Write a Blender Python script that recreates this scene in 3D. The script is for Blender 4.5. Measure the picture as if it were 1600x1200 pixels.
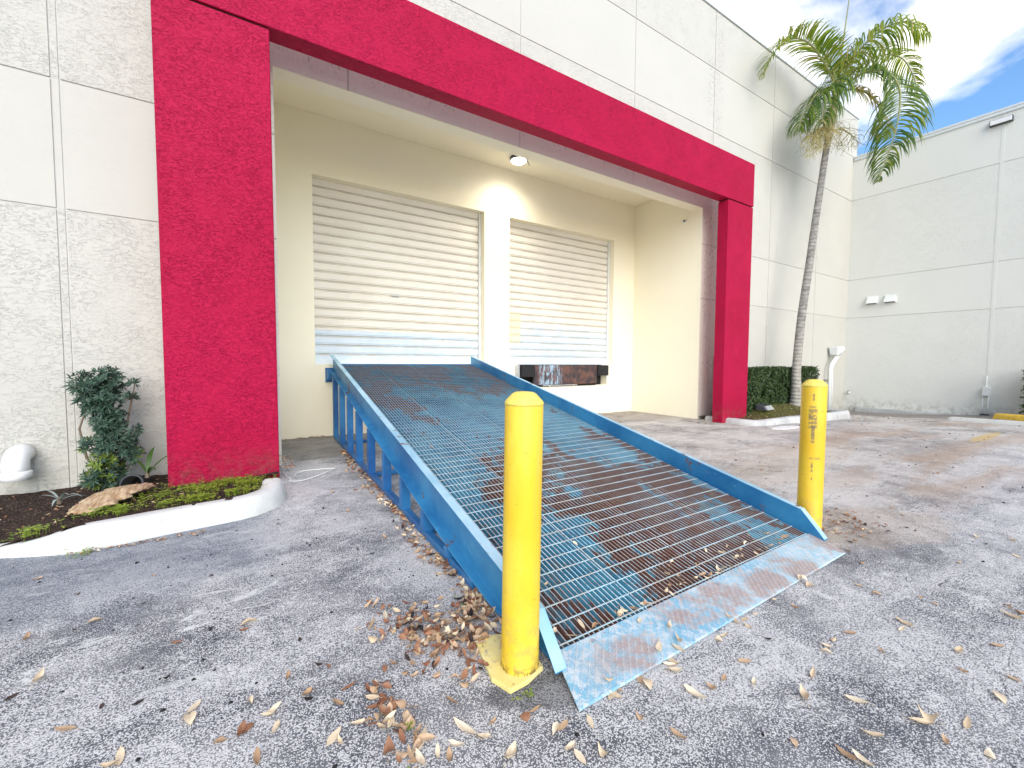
import bpy, bmesh, math, random
from math import sin, cos, pi, radians as R_, atan2, sqrt
from mathutils import Vector, Matrix, noise
for o in list(bpy.data.objects): bpy.data.objects.remove(o)
S = bpy.context.scene
COL = S.collection

# ---------------------------------------------------------------- camera
YAW, PITCH, ROLL = R_(32.8825), R_(-2.9322), R_(0.2627)
fw = Vector((sin(YAW)*cos(PITCH), cos(YAW)*cos(PITCH), sin(PITCH)))
rt = Vector((cos(YAW), -sin(YAW), 0)); up = rt.cross(fw)
rt2 = rt*cos(ROLL)+up*sin(ROLL); up2 = -rt*sin(ROLL)+up*cos(ROLL)
cd = bpy.data.cameras.new('camera'); cam = bpy.data.objects.new('camera', cd); COL.objects.link(cam)
M = Matrix((( rt2.x, up2.x, -fw.x, 0), (rt2.y, up2.y, -fw.y, 0), (rt2.z, up2.z, -fw.z, 1.25), (0,0,0,1)))
cam.matrix_world = M
cd.sensor_width = 36; cd.sensor_fit = 'HORIZONTAL'; cd.lens = 671.81/1600*36
cd.clip_start = 0.05; cd.clip_end = 3000
S.camera = cam

# ---------------------------------------------------------------- world, sun, exposure
SUN_EL, SUN_AZ = R_(31), R_(198)        # azimuth from +Y clockwise: behind the camera
w = bpy.data.worlds.new('World'); S.world = w; w.use_nodes = True
nt = w.node_tree; nt.nodes.clear()
def wn(t): return nt.nodes.new(t)
out = wn('ShaderNodeOutputWorld'); bg = wn('ShaderNodeBackground'); sky = wn('ShaderNodeTexSky')
sky.sky_type = 'NISHITA'; sky.sun_disc = False; sky.sun_elevation = SUN_EL; sky.sun_rotation = SUN_AZ
sky.air_density = 1.0; sky.dust_density = 0.6; sky.ozone_density = 2.5
tc = wn('ShaderNodeTexCoord'); mp = wn('ShaderNodeMapping'); mp.inputs['Scale'].default_value = (1, 1, 2.1); mp.inputs['Location'].default_value = (5.56, 1.14, 0.02)
nz = wn('ShaderNodeTexNoise'); nz.inputs['Scale'].default_value = 2.6; nz.inputs['Detail'].default_value = 9; nz.inputs['Roughness'].default_value = 0.55; nz.inputs['Distortion'].default_value = 0.35
cr = wn('ShaderNodeValToRGB'); cr.color_ramp.elements[0].position = 0.47; cr.color_ramp.elements[1].position = 0.66
mx = wn('ShaderNodeMix'); mx.data_type = 'RGBA'; mx.inputs[7].default_value = (12.2, 11.5, 10.5, 1)
sat = wn('ShaderNodeHueSaturation'); sat.inputs['Saturation'].default_value = 1.15; sat.inputs['Value'].default_value = 1.7
nt.links.new(tc.outputs['Generated'], mp.inputs[0]); nt.links.new(mp.outputs[0], nz.inputs['Vector'])
nt.links.new(nz.outputs['Fac'], cr.inputs[0]); nt.links.new(cr.outputs[0], mx.inputs[0])
nt.links.new(sky.outputs[0], sat.inputs['Color']); nt.links.new(sat.outputs[0], mx.inputs[6]); nt.links.new(mx.outputs[2], bg.inputs[0])
bg.inputs[1].default_value = 0.10
nt.links.new(bg.outputs[0], out.inputs[0])
sd = bpy.data.lights.new('sun', 'SUN'); sd.energy = 1.9; sd.angle = R_(55); sd.color = (1, 0.94, 0.86)
so = bpy.data.objects.new('sun', sd); COL.objects.link(so)
sdir = Vector((sin(SUN_AZ)*cos(SUN_EL), cos(SUN_AZ)*cos(SUN_EL), sin(SUN_EL)))
so.rotation_euler = sdir.to_track_quat('Z', 'Y').to_euler()
S.view_settings.view_transform = 'Standard'; S.view_settings.look = 'None'
S.view_settings.exposure = 0.74; S.view_settings.gamma = 1
S.render.engine = 'CYCLES'
S.cycles.max_bounces = 8; S.cycles.diffuse_bounces = 7

# ---------------------------------------------------------------- material helpers
class NT:
    def __init__(s, name):
        s.m = bpy.data.materials.new(name); s.m.use_nodes = True; s.t = s.m.node_tree; s.t.nodes.clear()
        s.out = s.n('ShaderNodeOutputMaterial'); s.b = s.n('ShaderNodeBsdfPrincipled'); s.l(s.b.outputs[0], s.out.inputs[0])
        s.co = s.n('ShaderNodeTexCoord').outputs['Object']; s.pos = s.n('ShaderNodeNewGeometry').outputs['Position']
    def n(s, t): return s.t.nodes.new(t)
    def l(s, a, b): s.t.links.new(a, b)
    def setin(s, sock, v):
        if isinstance(v, bpy.types.NodeSocket): s.l(v, sock)
        elif isinstance(v, (tuple, list)) and len(v) == 3 and sock.type == 'RGBA': sock.default_value = (*v, 1)
        else: sock.default_value = v
    def map(s, vec, scale=(1,1,1), loc=(0,0,0), rot=(0,0,0)):
        n = s.n('ShaderNodeMapping'); s.l(vec, n.inputs[0]); n.inputs['Scale'].default_value = scale; n.inputs['Location'].default_value = loc; n.inputs['Rotation'].default_value = rot
        return n.outputs[0]
    def noise(s, scale, detail=4, rough=.5, dist=0, vec=None):
        n = s.n('ShaderNodeTexNoise'); s.l(vec or s.pos, n.inputs['Vector'])
        n.inputs['Scale'].default_value = scale; n.inputs['Detail'].default_value = detail; n.inputs['Roughness'].default_value = rough; n.inputs['Distortion'].default_value = dist
        return n.outputs['Fac']
    def voro(s, scale, vec=None, feature='F1', rnd=1, out='Distance'):
        n = s.n('ShaderNodeTexVoronoi'); n.feature = feature; s.l(vec or s.pos, n.inputs['Vector']); n.inputs['Scale'].default_value = scale; n.inputs['Randomness'].default_value = rnd
        return n.outputs[out]
    def ramp(s, fac, a, b, lo=0.0, hi=1.0):
        n = s.n('ShaderNodeMapRange'); n.interpolation_type = 'SMOOTHSTEP'; s.setin(n.inputs[0], fac)
        n.inputs[1].default_value = a; n.inputs[2].default_value = b; n.inputs[3].default_value = lo; n.inputs[4].default_value = hi
        return n.outputs[0]
    def math(s, op, a, b=0.0, clamp=False):
        n = s.n('ShaderNodeMath'); n.operation = op; s.setin(n.inputs[0], a); s.setin(n.inputs[1], b); n.use_clamp = clamp
        return n.outputs[0]
    def mix(s, fac, a, b, mode='MIX'):
        n = s.n('ShaderNodeMix'); n.data_type = 'RGBA'; n.blend_type = mode; s.setin(n.inputs[0], fac); s.setin(n.inputs[6], a); s.setin(n.inputs[7], b)
        return n.outputs[2]
    def sep(s, vec=None):
        n = s.n('ShaderNodeSeparateXYZ'); s.l(vec or s.pos, n.inputs[0]); return n.outputs
    def bump(s, h, dist=.003, strength=1.0, prev=None):
        n = s.n('ShaderNodeBump'); s.l(h, n.inputs['Height']); n.inputs['Distance'].default_value = dist; n.inputs['Strength'].default_value = strength
        if prev: s.l(prev, n.inputs['Normal'])
        return n.outputs[0]
    def fin(s, col, rough=.7, normal=None, metal=0, spec=.5, coat=0, alpha=None):
        s.setin(s.b.inputs['Base Color'], col); s.setin(s.b.inputs['Roughness'], rough); s.setin(s.b.inputs['Metallic'], metal)
        s.b.inputs['Specular IOR Level'].default_value = spec; s.b.inputs['Coat Weight'].default_value = coat
        if normal: s.l(normal, s.b.inputs['Normal'])
        return s.m

def stucco(name, base, base2, rough_amt=1.0, dirt_lift=False, red=False, zbands=False, scale=1.0):
    t = NT(name)
    v = t.map(t.pos, scale=(1*scale, 1*scale, 2.1*scale))
    n1 = t.noise(15 if not red else 21, 8, .66, .75, v)
    ridge = t.math('ABSOLUTE', t.math('SUBTRACT', n1, .5)); worm = t.ramp(ridge, 0.0, .03, .7, 0.0)
    plate = t.ramp(n1, .47, .53)
    mask = t.ramp(t.noise(2.6, 4, .6, 0.8), .30, .62, .38, 1.0)
    fine = t.noise(90, 4, .6)
    h = t.math('ADD', t.math('MULTIPLY', t.math('ADD', worm, plate), mask), t.math('MULTIPLY', fine, .25))
    amt = rough_amt
    if zbands:
        z = t.sep()[2]
        sm = t.math('MULTIPLY', t.ramp(z, 2.668, 2.672), t.ramp(z, 3.857, 3.861, 1, 0))
        sm2 = t.math('MULTIPLY', t.ramp(z, 6.317, 6.321), t.ramp(z, 7.658, 7.662, 1, 0))
        k = t.ramp(t.math('ADD', sm, sm2), 0, 1, 1.0, 0.22)
        h = t.math('MULTIPLY', h, k)
    nrm = t.bump(h, (.0030 if red else .0017)*amt)
    big = t.noise(.55, 4, .55)
    col = t.mix(t.ramp(big, .35, .65), base, base2)
    # colour slightly darker in the hollows between trowel marks
    hol = t.math('MULTIPLY', t.math('SUBTRACT', 1.0, plate), t.math('MULTIPLY', mask, .015 if not red else .10))
    col = t.mix(hol, col, tuple(c*.6 for c in base))
    strk = t.noise(1.0, 5, .6, 0, t.map(t.pos, scale=(5, 5, .35)))
    col = t.mix(t.ramp(strk, .55, .8, 0, .035 if not red else .05), col, tuple(c*.6 for c in base))
    if dirt_lift:   # mildew on the band under the beam and at the wall foot
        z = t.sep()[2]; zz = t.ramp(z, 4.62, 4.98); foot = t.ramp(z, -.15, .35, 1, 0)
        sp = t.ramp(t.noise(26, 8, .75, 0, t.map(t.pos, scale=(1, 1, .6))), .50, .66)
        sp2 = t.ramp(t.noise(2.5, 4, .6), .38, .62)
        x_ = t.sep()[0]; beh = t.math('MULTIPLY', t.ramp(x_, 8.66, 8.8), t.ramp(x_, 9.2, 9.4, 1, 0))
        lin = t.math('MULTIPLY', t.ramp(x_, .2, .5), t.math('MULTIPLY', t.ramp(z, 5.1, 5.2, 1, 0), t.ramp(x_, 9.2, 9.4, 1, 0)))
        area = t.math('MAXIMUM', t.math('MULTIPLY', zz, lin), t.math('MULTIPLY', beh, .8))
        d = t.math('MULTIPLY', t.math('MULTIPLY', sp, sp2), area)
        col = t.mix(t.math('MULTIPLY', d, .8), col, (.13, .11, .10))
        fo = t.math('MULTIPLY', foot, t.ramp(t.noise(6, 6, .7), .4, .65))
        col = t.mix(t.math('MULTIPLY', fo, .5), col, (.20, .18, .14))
    if dirt_lift:  # creamier lintel band, its colour also lightened to offset the beam's shadow
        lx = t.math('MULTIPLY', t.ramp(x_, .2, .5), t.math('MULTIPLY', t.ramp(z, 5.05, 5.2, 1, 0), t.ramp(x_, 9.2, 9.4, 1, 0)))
        crm_lift = t.mix(t.math('MULTIPLY', d, .8), (.93, .88, .74), (.17, .15, .13))
        col = t.mix(t.math('MULTIPLY', lx, t.ramp(t.sep()[1], 5.6, 5.7)), col, crm_lift)
    if red:   # rain splash and scrapes near the ground, faint drips
        z = t.sep()[2]
        ft = t.math('MULTIPLY', t.ramp(z, .05, .45, 1, 0), t.ramp(t.noise(9, 6, .7), .40, .62, 0, .45))
        col = t.mix(ft, col, (.20, .09, .07))
        ch = t.ramp(t.noise(13, 7, .75), .70, .73, 0, .5); col = t.mix(ch, col, (.62, .30, .30))
    return t.fin(col, .85 if not red else .6, nrm, spec=.3 if not red else .15)

m_white = stucco('white_stucco', (.535, .522, .465), (.52, .507, .453), 1.0, dirt_lift=True, zbands=True)
m_wing = stucco('wing_stucco', (.70, .70, .645), (.685, .685, .635), .8, dirt_lift=True, zbands=True, scale=.8)
m_cream = stucco('cream_paint', (.92, .86, .68), (.90, .84, .66), .25, dirt_lift=False)
m_red = stucco('red_stucco', (.42, .005, .050), (.39, .004, .042), 1.0, red=True)
m_groove = stucco('groove_stucco', (.60, .59, .55), (.55, .54, .50), .2)  # pale stucco of the slab behind the scored joints

def flat(name, col, rough=.5, metal=0, var=.12, scale=8, bump=0.0, spec=.5, bscale=60):
    t = NT(name); n = t.noise(scale, 6, .6)
    c = t.mix(t.ramp(n, .3, .7), tuple(x*(1-var) for x in col), tuple(min(1, x*(1+var)) for x in col))
    nr = t.bump(t.noise(bscale, 4, .6), bump) if bump else None
    return t.fin(c, rough, nr, metal, spec)

YB_DOOR = 7.665+.17
# roller doors: cream curtain with replaced bluish white bottom slats
def door_mat(name, zc, soft, patch=None):
    t = NT(name); x, y, z = t.sep()
    n = t.noise(3, 4, .6)
    zz = t.math('ADD', z, t.math('MULTIPLY', t.math('SUBTRACT', n, .5), soft*1.2))
    f = t.ramp(zz, zc-soft*.5-.005, zc+soft*.5+.005)
    cream = t.mix(t.ramp(t.noise(1.2, 3), .3, .7), (.76, .71, .61), (.81, .77, .67))
    wh = t.mix(t.ramp(n, .3, .7), (.58, .68, .76), (.68, .76, .82))
    c = t.mix(f, wh, cream)
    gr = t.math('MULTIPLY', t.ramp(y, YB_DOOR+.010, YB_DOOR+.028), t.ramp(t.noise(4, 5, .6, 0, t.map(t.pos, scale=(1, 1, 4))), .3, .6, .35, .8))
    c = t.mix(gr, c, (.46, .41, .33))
    if patch:
        x0, x1, z0, z1 = patch
        pm = t.math('MULTIPLY', t.math('MULTIPLY', t.ramp(x, x0, x0+.02), t.ramp(x, x1-.02, x1, 1, 0)), t.math('MULTIPLY', t.ramp(z, z0, z0+.1), t.ramp(z, z1-.1, z1, 1, 0)))
        c = t.mix(t.math('MULTIPLY', pm, .8), c, (.78, .72, .48))
    st = t.noise(2, 6, .7, 0, t.map(t.pos, scale=(1.5, 1, 9)))
    c = t.mix(t.ramp(st, .55, .75, 0, .25), c, (.42, .38, .32))
    return t.fin(c, .5, t.bump(t.noise(5, 3), .003), spec=.4)
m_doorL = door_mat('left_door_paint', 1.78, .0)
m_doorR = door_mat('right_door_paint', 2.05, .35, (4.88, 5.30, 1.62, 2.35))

# worn asphalt with exposed pale aggregate
def asphalt():
    t = NT('worn_asphalt'); x, y, z = t.sep()
    p = t.n('ShaderNodeCombineXYZ'); t.l(x, p.inputs[0]); t.l(y, p.inputs[1]); pv = p.outputs[0]
    cover = t.noise(1.3, 6, .62, .6, pv)
    cover2 = t.noise(.45, 4, .55, .4, t.map(pv, scale=(1, 1.6, 1), rot=(0, 0, .5)))
    st = t.noise(1.1, 5, .6, .3, t.map(pv, scale=(.5, 2.6, 1), rot=(0, 0, -.25)))
    cv = t.math('ADD', t.math('MULTIPLY', cover, .5), t.math('ADD', t.math('MULTIPLY', cover2, .28), t.math('MULTIPLY', st, .22)))
    g1 = t.voro(180, pv, 'F1'); g2 = t.noise(280, 3, .6, 0, pv); g3 = t.noise(110, 4, .72, .5, pv)
    g = t.math('ADD', t.math('MULTIPLY', t.math('SUBTRACT', .75, g1), .40), t.math('ADD', t.math('MULTIPLY', g2, .25), t.math('MULTIPLY', g3, .55)))
    thr = t.ramp(cv, .36, .58, .565, .44)
    mid = t.noise(7.5, 6, .7, .8, t.map(pv, scale=(1, 1.35, 1), rot=(0, 0, .4)))
    thr = t.math('SUBTRACT', thr, t.math('MULTIPLY', t.math('SUBTRACT', mid, .5), .26))
    speck = t.ramp(t.math('SUBTRACT', g, thr), -.025, .035)
    dark = t.mix(t.ramp(t.noise(2.4, 5, .6, 0, pv), .35, .65), (.10, .105, .12), (.225, .225, .232))
    light = t.mix(t.noise(40, 3, .6, 0, pv), (.52, .51, .50), (.84, .82, .80))
    c = t.mix(speck, dark, light)
    # ground-in pale fines
    c = t.mix(t.ramp(cv, .46, .62, 0, .38), c, (.66, .64, .61))
    c = t.mix(t.ramp(mid, .58, .70, 0, .55), c, (.72, .715, .69))
    c = t.mix(t.ramp(mid, .40, .30, 0, .35), c, (.11, .115, .14)) if False else c
    # pale scuffs and dried splashes to the left
    sc = t.noise(5.5, 6, .62, 1.2, t.map(pv, scale=(.7, 1.7, 1), rot=(0, 0, .35)))
    la = t.math('MULTIPLY', t.ramp(x, -.1, .9, 1, 0), t.ramp(y, 1.7, 2.3))
    c = t.mix(t.math('MULTIPLY', t.ramp(sc, .58, .66), t.math('MULTIPLY', la, .8)), c, (.74, .74, .70))
    # darker bluish band along the planter kerb
    da = t.math('MULTIPLY', t.ramp(t.math('ADD', y, t.math('MULTIPLY', t.noise(3, 4, .6, 0, pv), .8)), 2.9, 3.7), t.math('MULTIPLY', t.ramp(x, -.1, .5, 1, 0), t.ramp(y, 3.9, 4.1, 1, 0)))
    c = t.mix(t.math('MULTIPLY', da, .5), c, (.15, .19, .235))
    # rusty brown run-off on the right, dark oil, faded yellow patch
    r1 = t.noise(.9, 5, .65, .6, t.map(pv, scale=(.35, 1.8, 1), rot=(0, 0, -.12)))
    ra = t.math('MULTIPLY', t.ramp(x, 4.2, 6.0), t.math('MULTIPLY', t.ramp(y, .4, 1.2), t.ramp(y, 3.0, 4.2, 1, 0)))
    c = t.mix(t.math('MULTIPLY', t.ramp(r1, .44, .62), t.math('MULTIPLY', ra, .55)), c, (.40, .27, .18))
    ob = t.math('MULTIPLY', t.ramp(t.noise(1.4, 5, .6, .8, t.map(pv, scale=(.6, 2.4, 1), rot=(0, 0, -.5), loc=(3, 1, 0))), .54, .66), t.ramp(x, 2.2, 3.5))
    c = t.mix(t.math('MULTIPLY', ob, .22), c, (.16, .165, .20))
    def spot(cx, cy, rx, ry, n=.5, rot=0):
        dx = t.math('SUBTRACT', x, cx); dy = t.math('SUBTRACT', y, cy)
        ca, sa = cos(rot), sin(rot)
        u = t.math('ADD', t.math('MULTIPLY', dx, ca), t.math('MULTIPLY', dy, sa)); vv = t.math('SUBTRACT', t.math('MULTIPLY', dy, ca), t.math('MULTIPLY', dx, sa))
        d = t.math('ADD', t.math('POWER', t.math('ABSOLUTE', t.math('DIVIDE', u, rx)), 2), t.math('POWER', t.math('ABSOLUTE', t.math('DIVIDE', vv, ry)), 2))
        return t.ramp(t.math('ADD', d, t.math('MULTIPLY', t.math('SUBTRACT', t.noise(4, 5, .65, 0, pv), .5), n*2)), .75, 1.25, 1, 0)
    # darker ground patches in the recess and at the drain corner
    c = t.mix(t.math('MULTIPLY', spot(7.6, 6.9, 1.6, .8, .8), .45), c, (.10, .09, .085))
    c = t.mix(t.math('MULTIPLY', spot(.95, 6.9, .9, 1.0, .8), .6), c, (.20, .185, .16))
    c = t.mix(t.math('MULTIPLY', spot(15.9, 4.0, 1.3, 2.2, .6), .75), c, (.10, .10, .11))
    c = t.mix(t.math('MULTIPLY', spot(10.9, 1.75, .9, .10, .8), .6), c, (.62, .43, .10))
    c = t.mix(t.math('MULTIPLY', spot(1.02, 1.24, .26, .10, 1.2, -.3), .6), c, (.07, .07, .075))
    c = t.mix(t.math('MULTIPLY', spot(4.0, 1.3, .9, .38, 1.0, -.35), .35), c, (.42, .33, .24))
    c = t.mix(t.math('MULTIPLY', spot(6.0, 2.6, 2.4, .35, .9, .1), .35), c, (.52, .42, .31))
    wm = t.math('MULTIPLY', t.ramp(x, 1.5, 3.5), t.ramp(y, .9, 1.5)); c = t.mix(t.math('MULTIPLY', wm, .20), c, (.56, .45, .33))
    # tar-sealed crack lines
    cr_ = t.math('ABSOLUTE', t.math('SUBTRACT', t.noise(.8, 6, .62, 1.2, t.map(pv, scale=(.4, 1.3, 1), loc=(7.3, 2.1, 0))), .5))
    c = t.mix(t.math('MULTIPLY', t.ramp(cr_, 0, .003, .8, 0), t.ramp(x, .9, 1.8)), c, (.05, .048, .05))
    h = t.math('ADD', t.math('MULTIPLY', g, 1.0), t.math('MULTIPLY', t.noise(12, 4, .6, 0, pv), .6))
    return t.fin(c, .88, t.bump(h, .006), spec=.25)
m_asphalt = asphalt()

def blue_paint(name, rust=.5, zdark=0, scale=1.0, base=(.045, .235, .42), pale=(.17, .44, .62)):
    t = NT(name)
    n = t.noise(3.2*scale, 6, .62, .4); n2 = t.noise(22*scale, 6, .7, .3)
    c = t.mix(t.ramp(t.noise(1.6, 4, .6), .32, .68), base, pale)
    c = t.mix(t.ramp(n2, .60, .70, 0, .35), c, (.30, .52, .64))
    rm = t.ramp(t.math('ADD', t.math('MULTIPLY', n, .7), t.math('MULTIPLY', n2, .3)), .66-.22*rust, .70-.22*rust)
    rc = t.mix(t.noise(30, 4, .6), (.085, .032, .02), (.25, .115, .07))
    c = t.mix(rm, c, rc)
    ro = t.ramp(rm, 0, 1, .42, .8)
    return t.fin(c, ro, t.bump(t.math('ADD', rm, n2), .0012), spec=.5)
m_rail = blue_paint('rail_blue_paint', .32, base=(.012, .14, .34), pale=(.045, .27, .50))
m_railtop = blue_paint('rail_worn_top', .38, scale=2.0, base=(.20, .42, .55), pale=(.42, .62, .72))
m_frame = blue_paint('frame_blue_paint', .12, base=(.012, .09, .28), pale=(.03, .19, .42))

def grating_mat():
    t = NT('grating_paint_and_rust'); x, y, z = t.sep()
    n = t.noise(2.1, 5, .6, .5, t.map(t.pos, scale=(1.0, .75, 1), rot=(0, 0, .3)))
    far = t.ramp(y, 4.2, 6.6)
    cx = t.math('SUBTRACT', 1.0, t.math('MULTIPLY', t.math('ABSOLUTE', t.math('SUBTRACT', x, 2.5)), .75), True)
    near = t.math('MULTIPLY', t.ramp(y, 3.6, 2.0), cx)
    near = t.math('MULTIPLY', t.ramp(y, 4.2, 2.2, 0, 1), cx)
    thr = t.math('SUBTRACT', .595, t.math('ADD', t.math('MULTIPLY', near, .235), t.math('MULTIPLY', far, .12)))
    nf = t.math('ADD', t.math('MULTIPLY', n, .72), t.math('MULTIPLY', t.noise(9, 5, .65, 0, t.map(t.pos, scale=(1.6, .6, 1))), .28))
    rm = t.ramp(t.math('SUBTRACT', nf, thr), -.02, .02)
    chip = t.ramp(t.noise(38, 5, .7), .60, .66, 0, .7)
    rc = t.mix(t.noise(14, 4, .6), (.085, .032, .022), (.26, .12, .08))
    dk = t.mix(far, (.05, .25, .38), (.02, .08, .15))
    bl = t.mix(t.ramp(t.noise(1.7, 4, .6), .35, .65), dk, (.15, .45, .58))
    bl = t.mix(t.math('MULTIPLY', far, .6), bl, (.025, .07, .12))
    c = t.mix(t.math('MAXIMUM', rm, chip), bl, rc)
    # dried pale grime ground on in places
    gm = t.ramp(t.noise(3.3, 5, .65, 0, t.map(t.pos, loc=(5, 3, 1))), .56, .66, 0, .6)
    c = t.mix(t.math('MULTIPLY', gm, t.ramp(y, 3.4, 2.4, 0, 1)), c, (.22, .17, .11))
    return t.fin(c, .6, t.bump(t.noise(60, 4, .6), .0008), spec=.4)
m_grating = grating_mat()
def rod_mat():
    t = NT('cross_rod_worn_steel'); n = t.noise(9, 5, .65)
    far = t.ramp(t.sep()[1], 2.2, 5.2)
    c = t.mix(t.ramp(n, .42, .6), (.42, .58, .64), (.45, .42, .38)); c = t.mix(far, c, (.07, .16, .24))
    return t.fin(c, .45, spec=.5)
m_rod = rod_mat()
def bartop_mat():
    t = NT('bar_top_worn_paint'); n = t.noise(6, 6, .7, .3); y = t.sep()[1]
    c = t.mix(t.ramp(n, .38, .62), (.36, .58, .68), (.58, .62, .61)); c = t.mix(t.ramp(t.noise(17, 5, .7), .5, .62, 0, .8), c, (.24, .13, .09))
    rr = t.noise(2.1, 5, .6, .5, t.map(t.pos, scale=(1.0, .75, 1), rot=(0, 0, .3))); c = t.mix(t.math('MULTIPLY', t.ramp(rr, .46, .54), t.ramp(y, 4.6, 2.4, 0, .55)), c, (.22, .11, .075))
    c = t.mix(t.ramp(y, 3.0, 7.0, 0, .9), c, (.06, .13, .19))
    return t.fin(c, .5, spec=.5)
m_bartop = bartop_mat()

def plate_mat():
    t = NT('diamond_plate_worn_paint'); x, y, z = t.sep()
    n = t.noise(3.4, 6, .62, .3); n2 = t.noise(28, 6, .7)
    # raised lozenges: two interleaved sets of rotated ellipses
    def loz(rot, off):
        v = t.map(t.pos, rot=(0, 0, rot), scale=(1, 1, 0), loc=off)
        a = t.n('ShaderNodeVectorMath'); a.operation = 'FRACTION'
        b = t.n('ShaderNodeVectorMath'); b.operation = 'DIVIDE'; t.l(v, b.inputs[0]); b.inputs[1].default_value = (.027, .027, 1)
        t.l(b.outputs[0], a.inputs[0]); s = t.sep(a.outputs[0])
        u = t.math('MULTIPLY', t.math('SUBTRACT', s[0], .5), 2.7); q = t.math('MULTIPLY', t.math('SUBTRACT', s[1], .5), 6.5)
        return t.ramp(t.math('ADD', t.math('POWER', t.math('ABSOLUTE', u), 2), t.math('POWER', t.math('ABSOLUTE', q), 2)), .7, 1.2, 1, 0)
    jit = None
    lo = t.math('MAXIMUM', loz(R_(45), (0, 0, 0)), loz(R_(-45), (.0135, 0, 0)))
    # wear band along the middle where wheels roll
    fx = t.math('MULTIPLY', t.ramp(y, 1.10, 1.17), t.ramp(y, 1.23, 1.33, 1, .35))
    rr = t.math('ADD', t.math('MULTIPLY', n, .75), t.math('MULTIPLY', n2, .25))
    rm = t.ramp(t.math('ADD', rr, t.math('MULTIPLY', fx, .09)), .50, .62, 0, .85)
    edge = t.ramp(x, 1.05, 1.35, 0, 1); rm = t.math('MULTIPLY', rm, edge)
    blue = t.mix(t.ramp(t.noise(2.2, 4, .6), .35, .65), (.19, .42, .56), (.38, .56, .64))
    blue = t.mix(t.ramp(n2, .46, .58, 0, .8), blue, (.60, .64, .65))
    rust = t.mix(t.noise(20, 4, .6), (.25, .14, .11), (.48, .37, .33))
    c = t.mix(rm, blue, rust); c = t.mix(t.math('MULTIPLY', lo, t.ramp(t.noise(60, 4, .8), .4, .6, .05, .45)), c, (.66, .66, .66))
    c = t.mix(t.ramp(t.noise(12, 6, .7), .62, .70, 0, .5), c, (.16, .07, .05))
    return t.fin(c, .5, t.bump(t.math('ADD', lo, t.math('MULTIPLY', n2, .3)), .0022), spec=.5)
m_plate = plate_mat()

def yellow(name, marks, base=(.78, .50, .02), pale=(.82, .60, .06)):
    t = NT(name); x, y, z = t.sep(t.co)
    n = t.noise(4, 5, .6, 0, t.map(t.co, scale=(1, 1, .5))); n2 = t.noise(45, 6, .75, 0, t.co)
    c = t.mix(t.ramp(n, .35, .65), base, pale)
    c = t.mix(t.ramp(n2, .63, .67, 0, .8), c, (.22, .13, .04))
    dr = t.noise(11, 6, .7, .2, t.map(t.co, scale=(1.4, 1.4, .10))); c = t.mix(t.ramp(dr, .56, .70, 0, .45), c, (.62, .42, .10))
    c = t.mix(t.math('MULTIPLY', t.ramp(z, .45, .05, 0, 1), t.ramp(t.noise(18, 6, .7, 0, t.co), .42, .66, 0, .55)), c, (.45, .30, .09))
    s = t.noise(7, 6, .7, .4, t.map(t.co, scale=(1, 1, .25)))
    c = t.mix(t.ramp(s, .57, .72, 0, .35), c, (.50, .34, .06))
    foot = t.math('MULTIPLY', t.ramp(z, .0, .06, 1, 0), t.ramp(t.noise(40, 5, .7, 0, t.co), .45, .52))
    c = t.mix(foot, c, (.08, .045, .03))
    for (a, da, z0, z1) in marks:     # scraped marks: angle, half-width, z-range
        ang = t.math('ARCTAN2', y, x)
        d = t.math('ABSOLUTE', t.math('SUBTRACT', ang, a))
        mk = t.math('MULTIPLY', t.ramp(d, da*.6, da, 1, 0), t.math('MULTIPLY', t.ramp(z, z0-.008, z0+.008), t.ramp(z, z1-.008, z1+.008, 1, 0)))
        br = t.ramp(t.noise(26, 5, .7, 0, t.map(t.co, scale=(1, 1, 1.8))), .38, .50)
        c = t.mix(t.math('MULTIPLY', mk, t.math('MULTIPLY', br, .8)), c, (.16, .13, .08))
    return t.fin(c, .42, t.bump(t.math('ADD', t.noise(9, 4, .6, 0, t.co), t.math('MULTIPLY', n2, .2)), .002), spec=.45)
m_yel1 = yellow('yellow_bollard_paint', [])
m_yel2 = yellow('scraped_yellow_bollard_paint', [(-2.78, .42, .78, .92), (-2.74, .18, .67, .80), (-2.5, .55, .555, .565), (-2.72, .1, .46, .53), (-2.76, .1, .98, 1.03), (-2.8, .3, .93, .94), (-2.7, .07, .40, .42)], base=(.76, .46, .02), pale=(.80, .54, .04))
def pad_mat():
    t = NT('yellow_painted_concrete'); n = t.noise(14, 7, .75, .3)
    c = t.mix(t.ramp(t.noise(5, 4), .35, .65), (.80, .66, .22), (.86, .76, .36)); c = t.mix(t.ramp(n, .57, .62, 0, .9), c, (.36, .34, .30)); c = t.mix(t.ramp(t.noise(30, 5, .7), .62, .68, 0, .7), c, (.25, .12, .05))
    return t.fin(c, .7, t.bump(n, .004))
m_yelpad = pad_mat()

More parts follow.
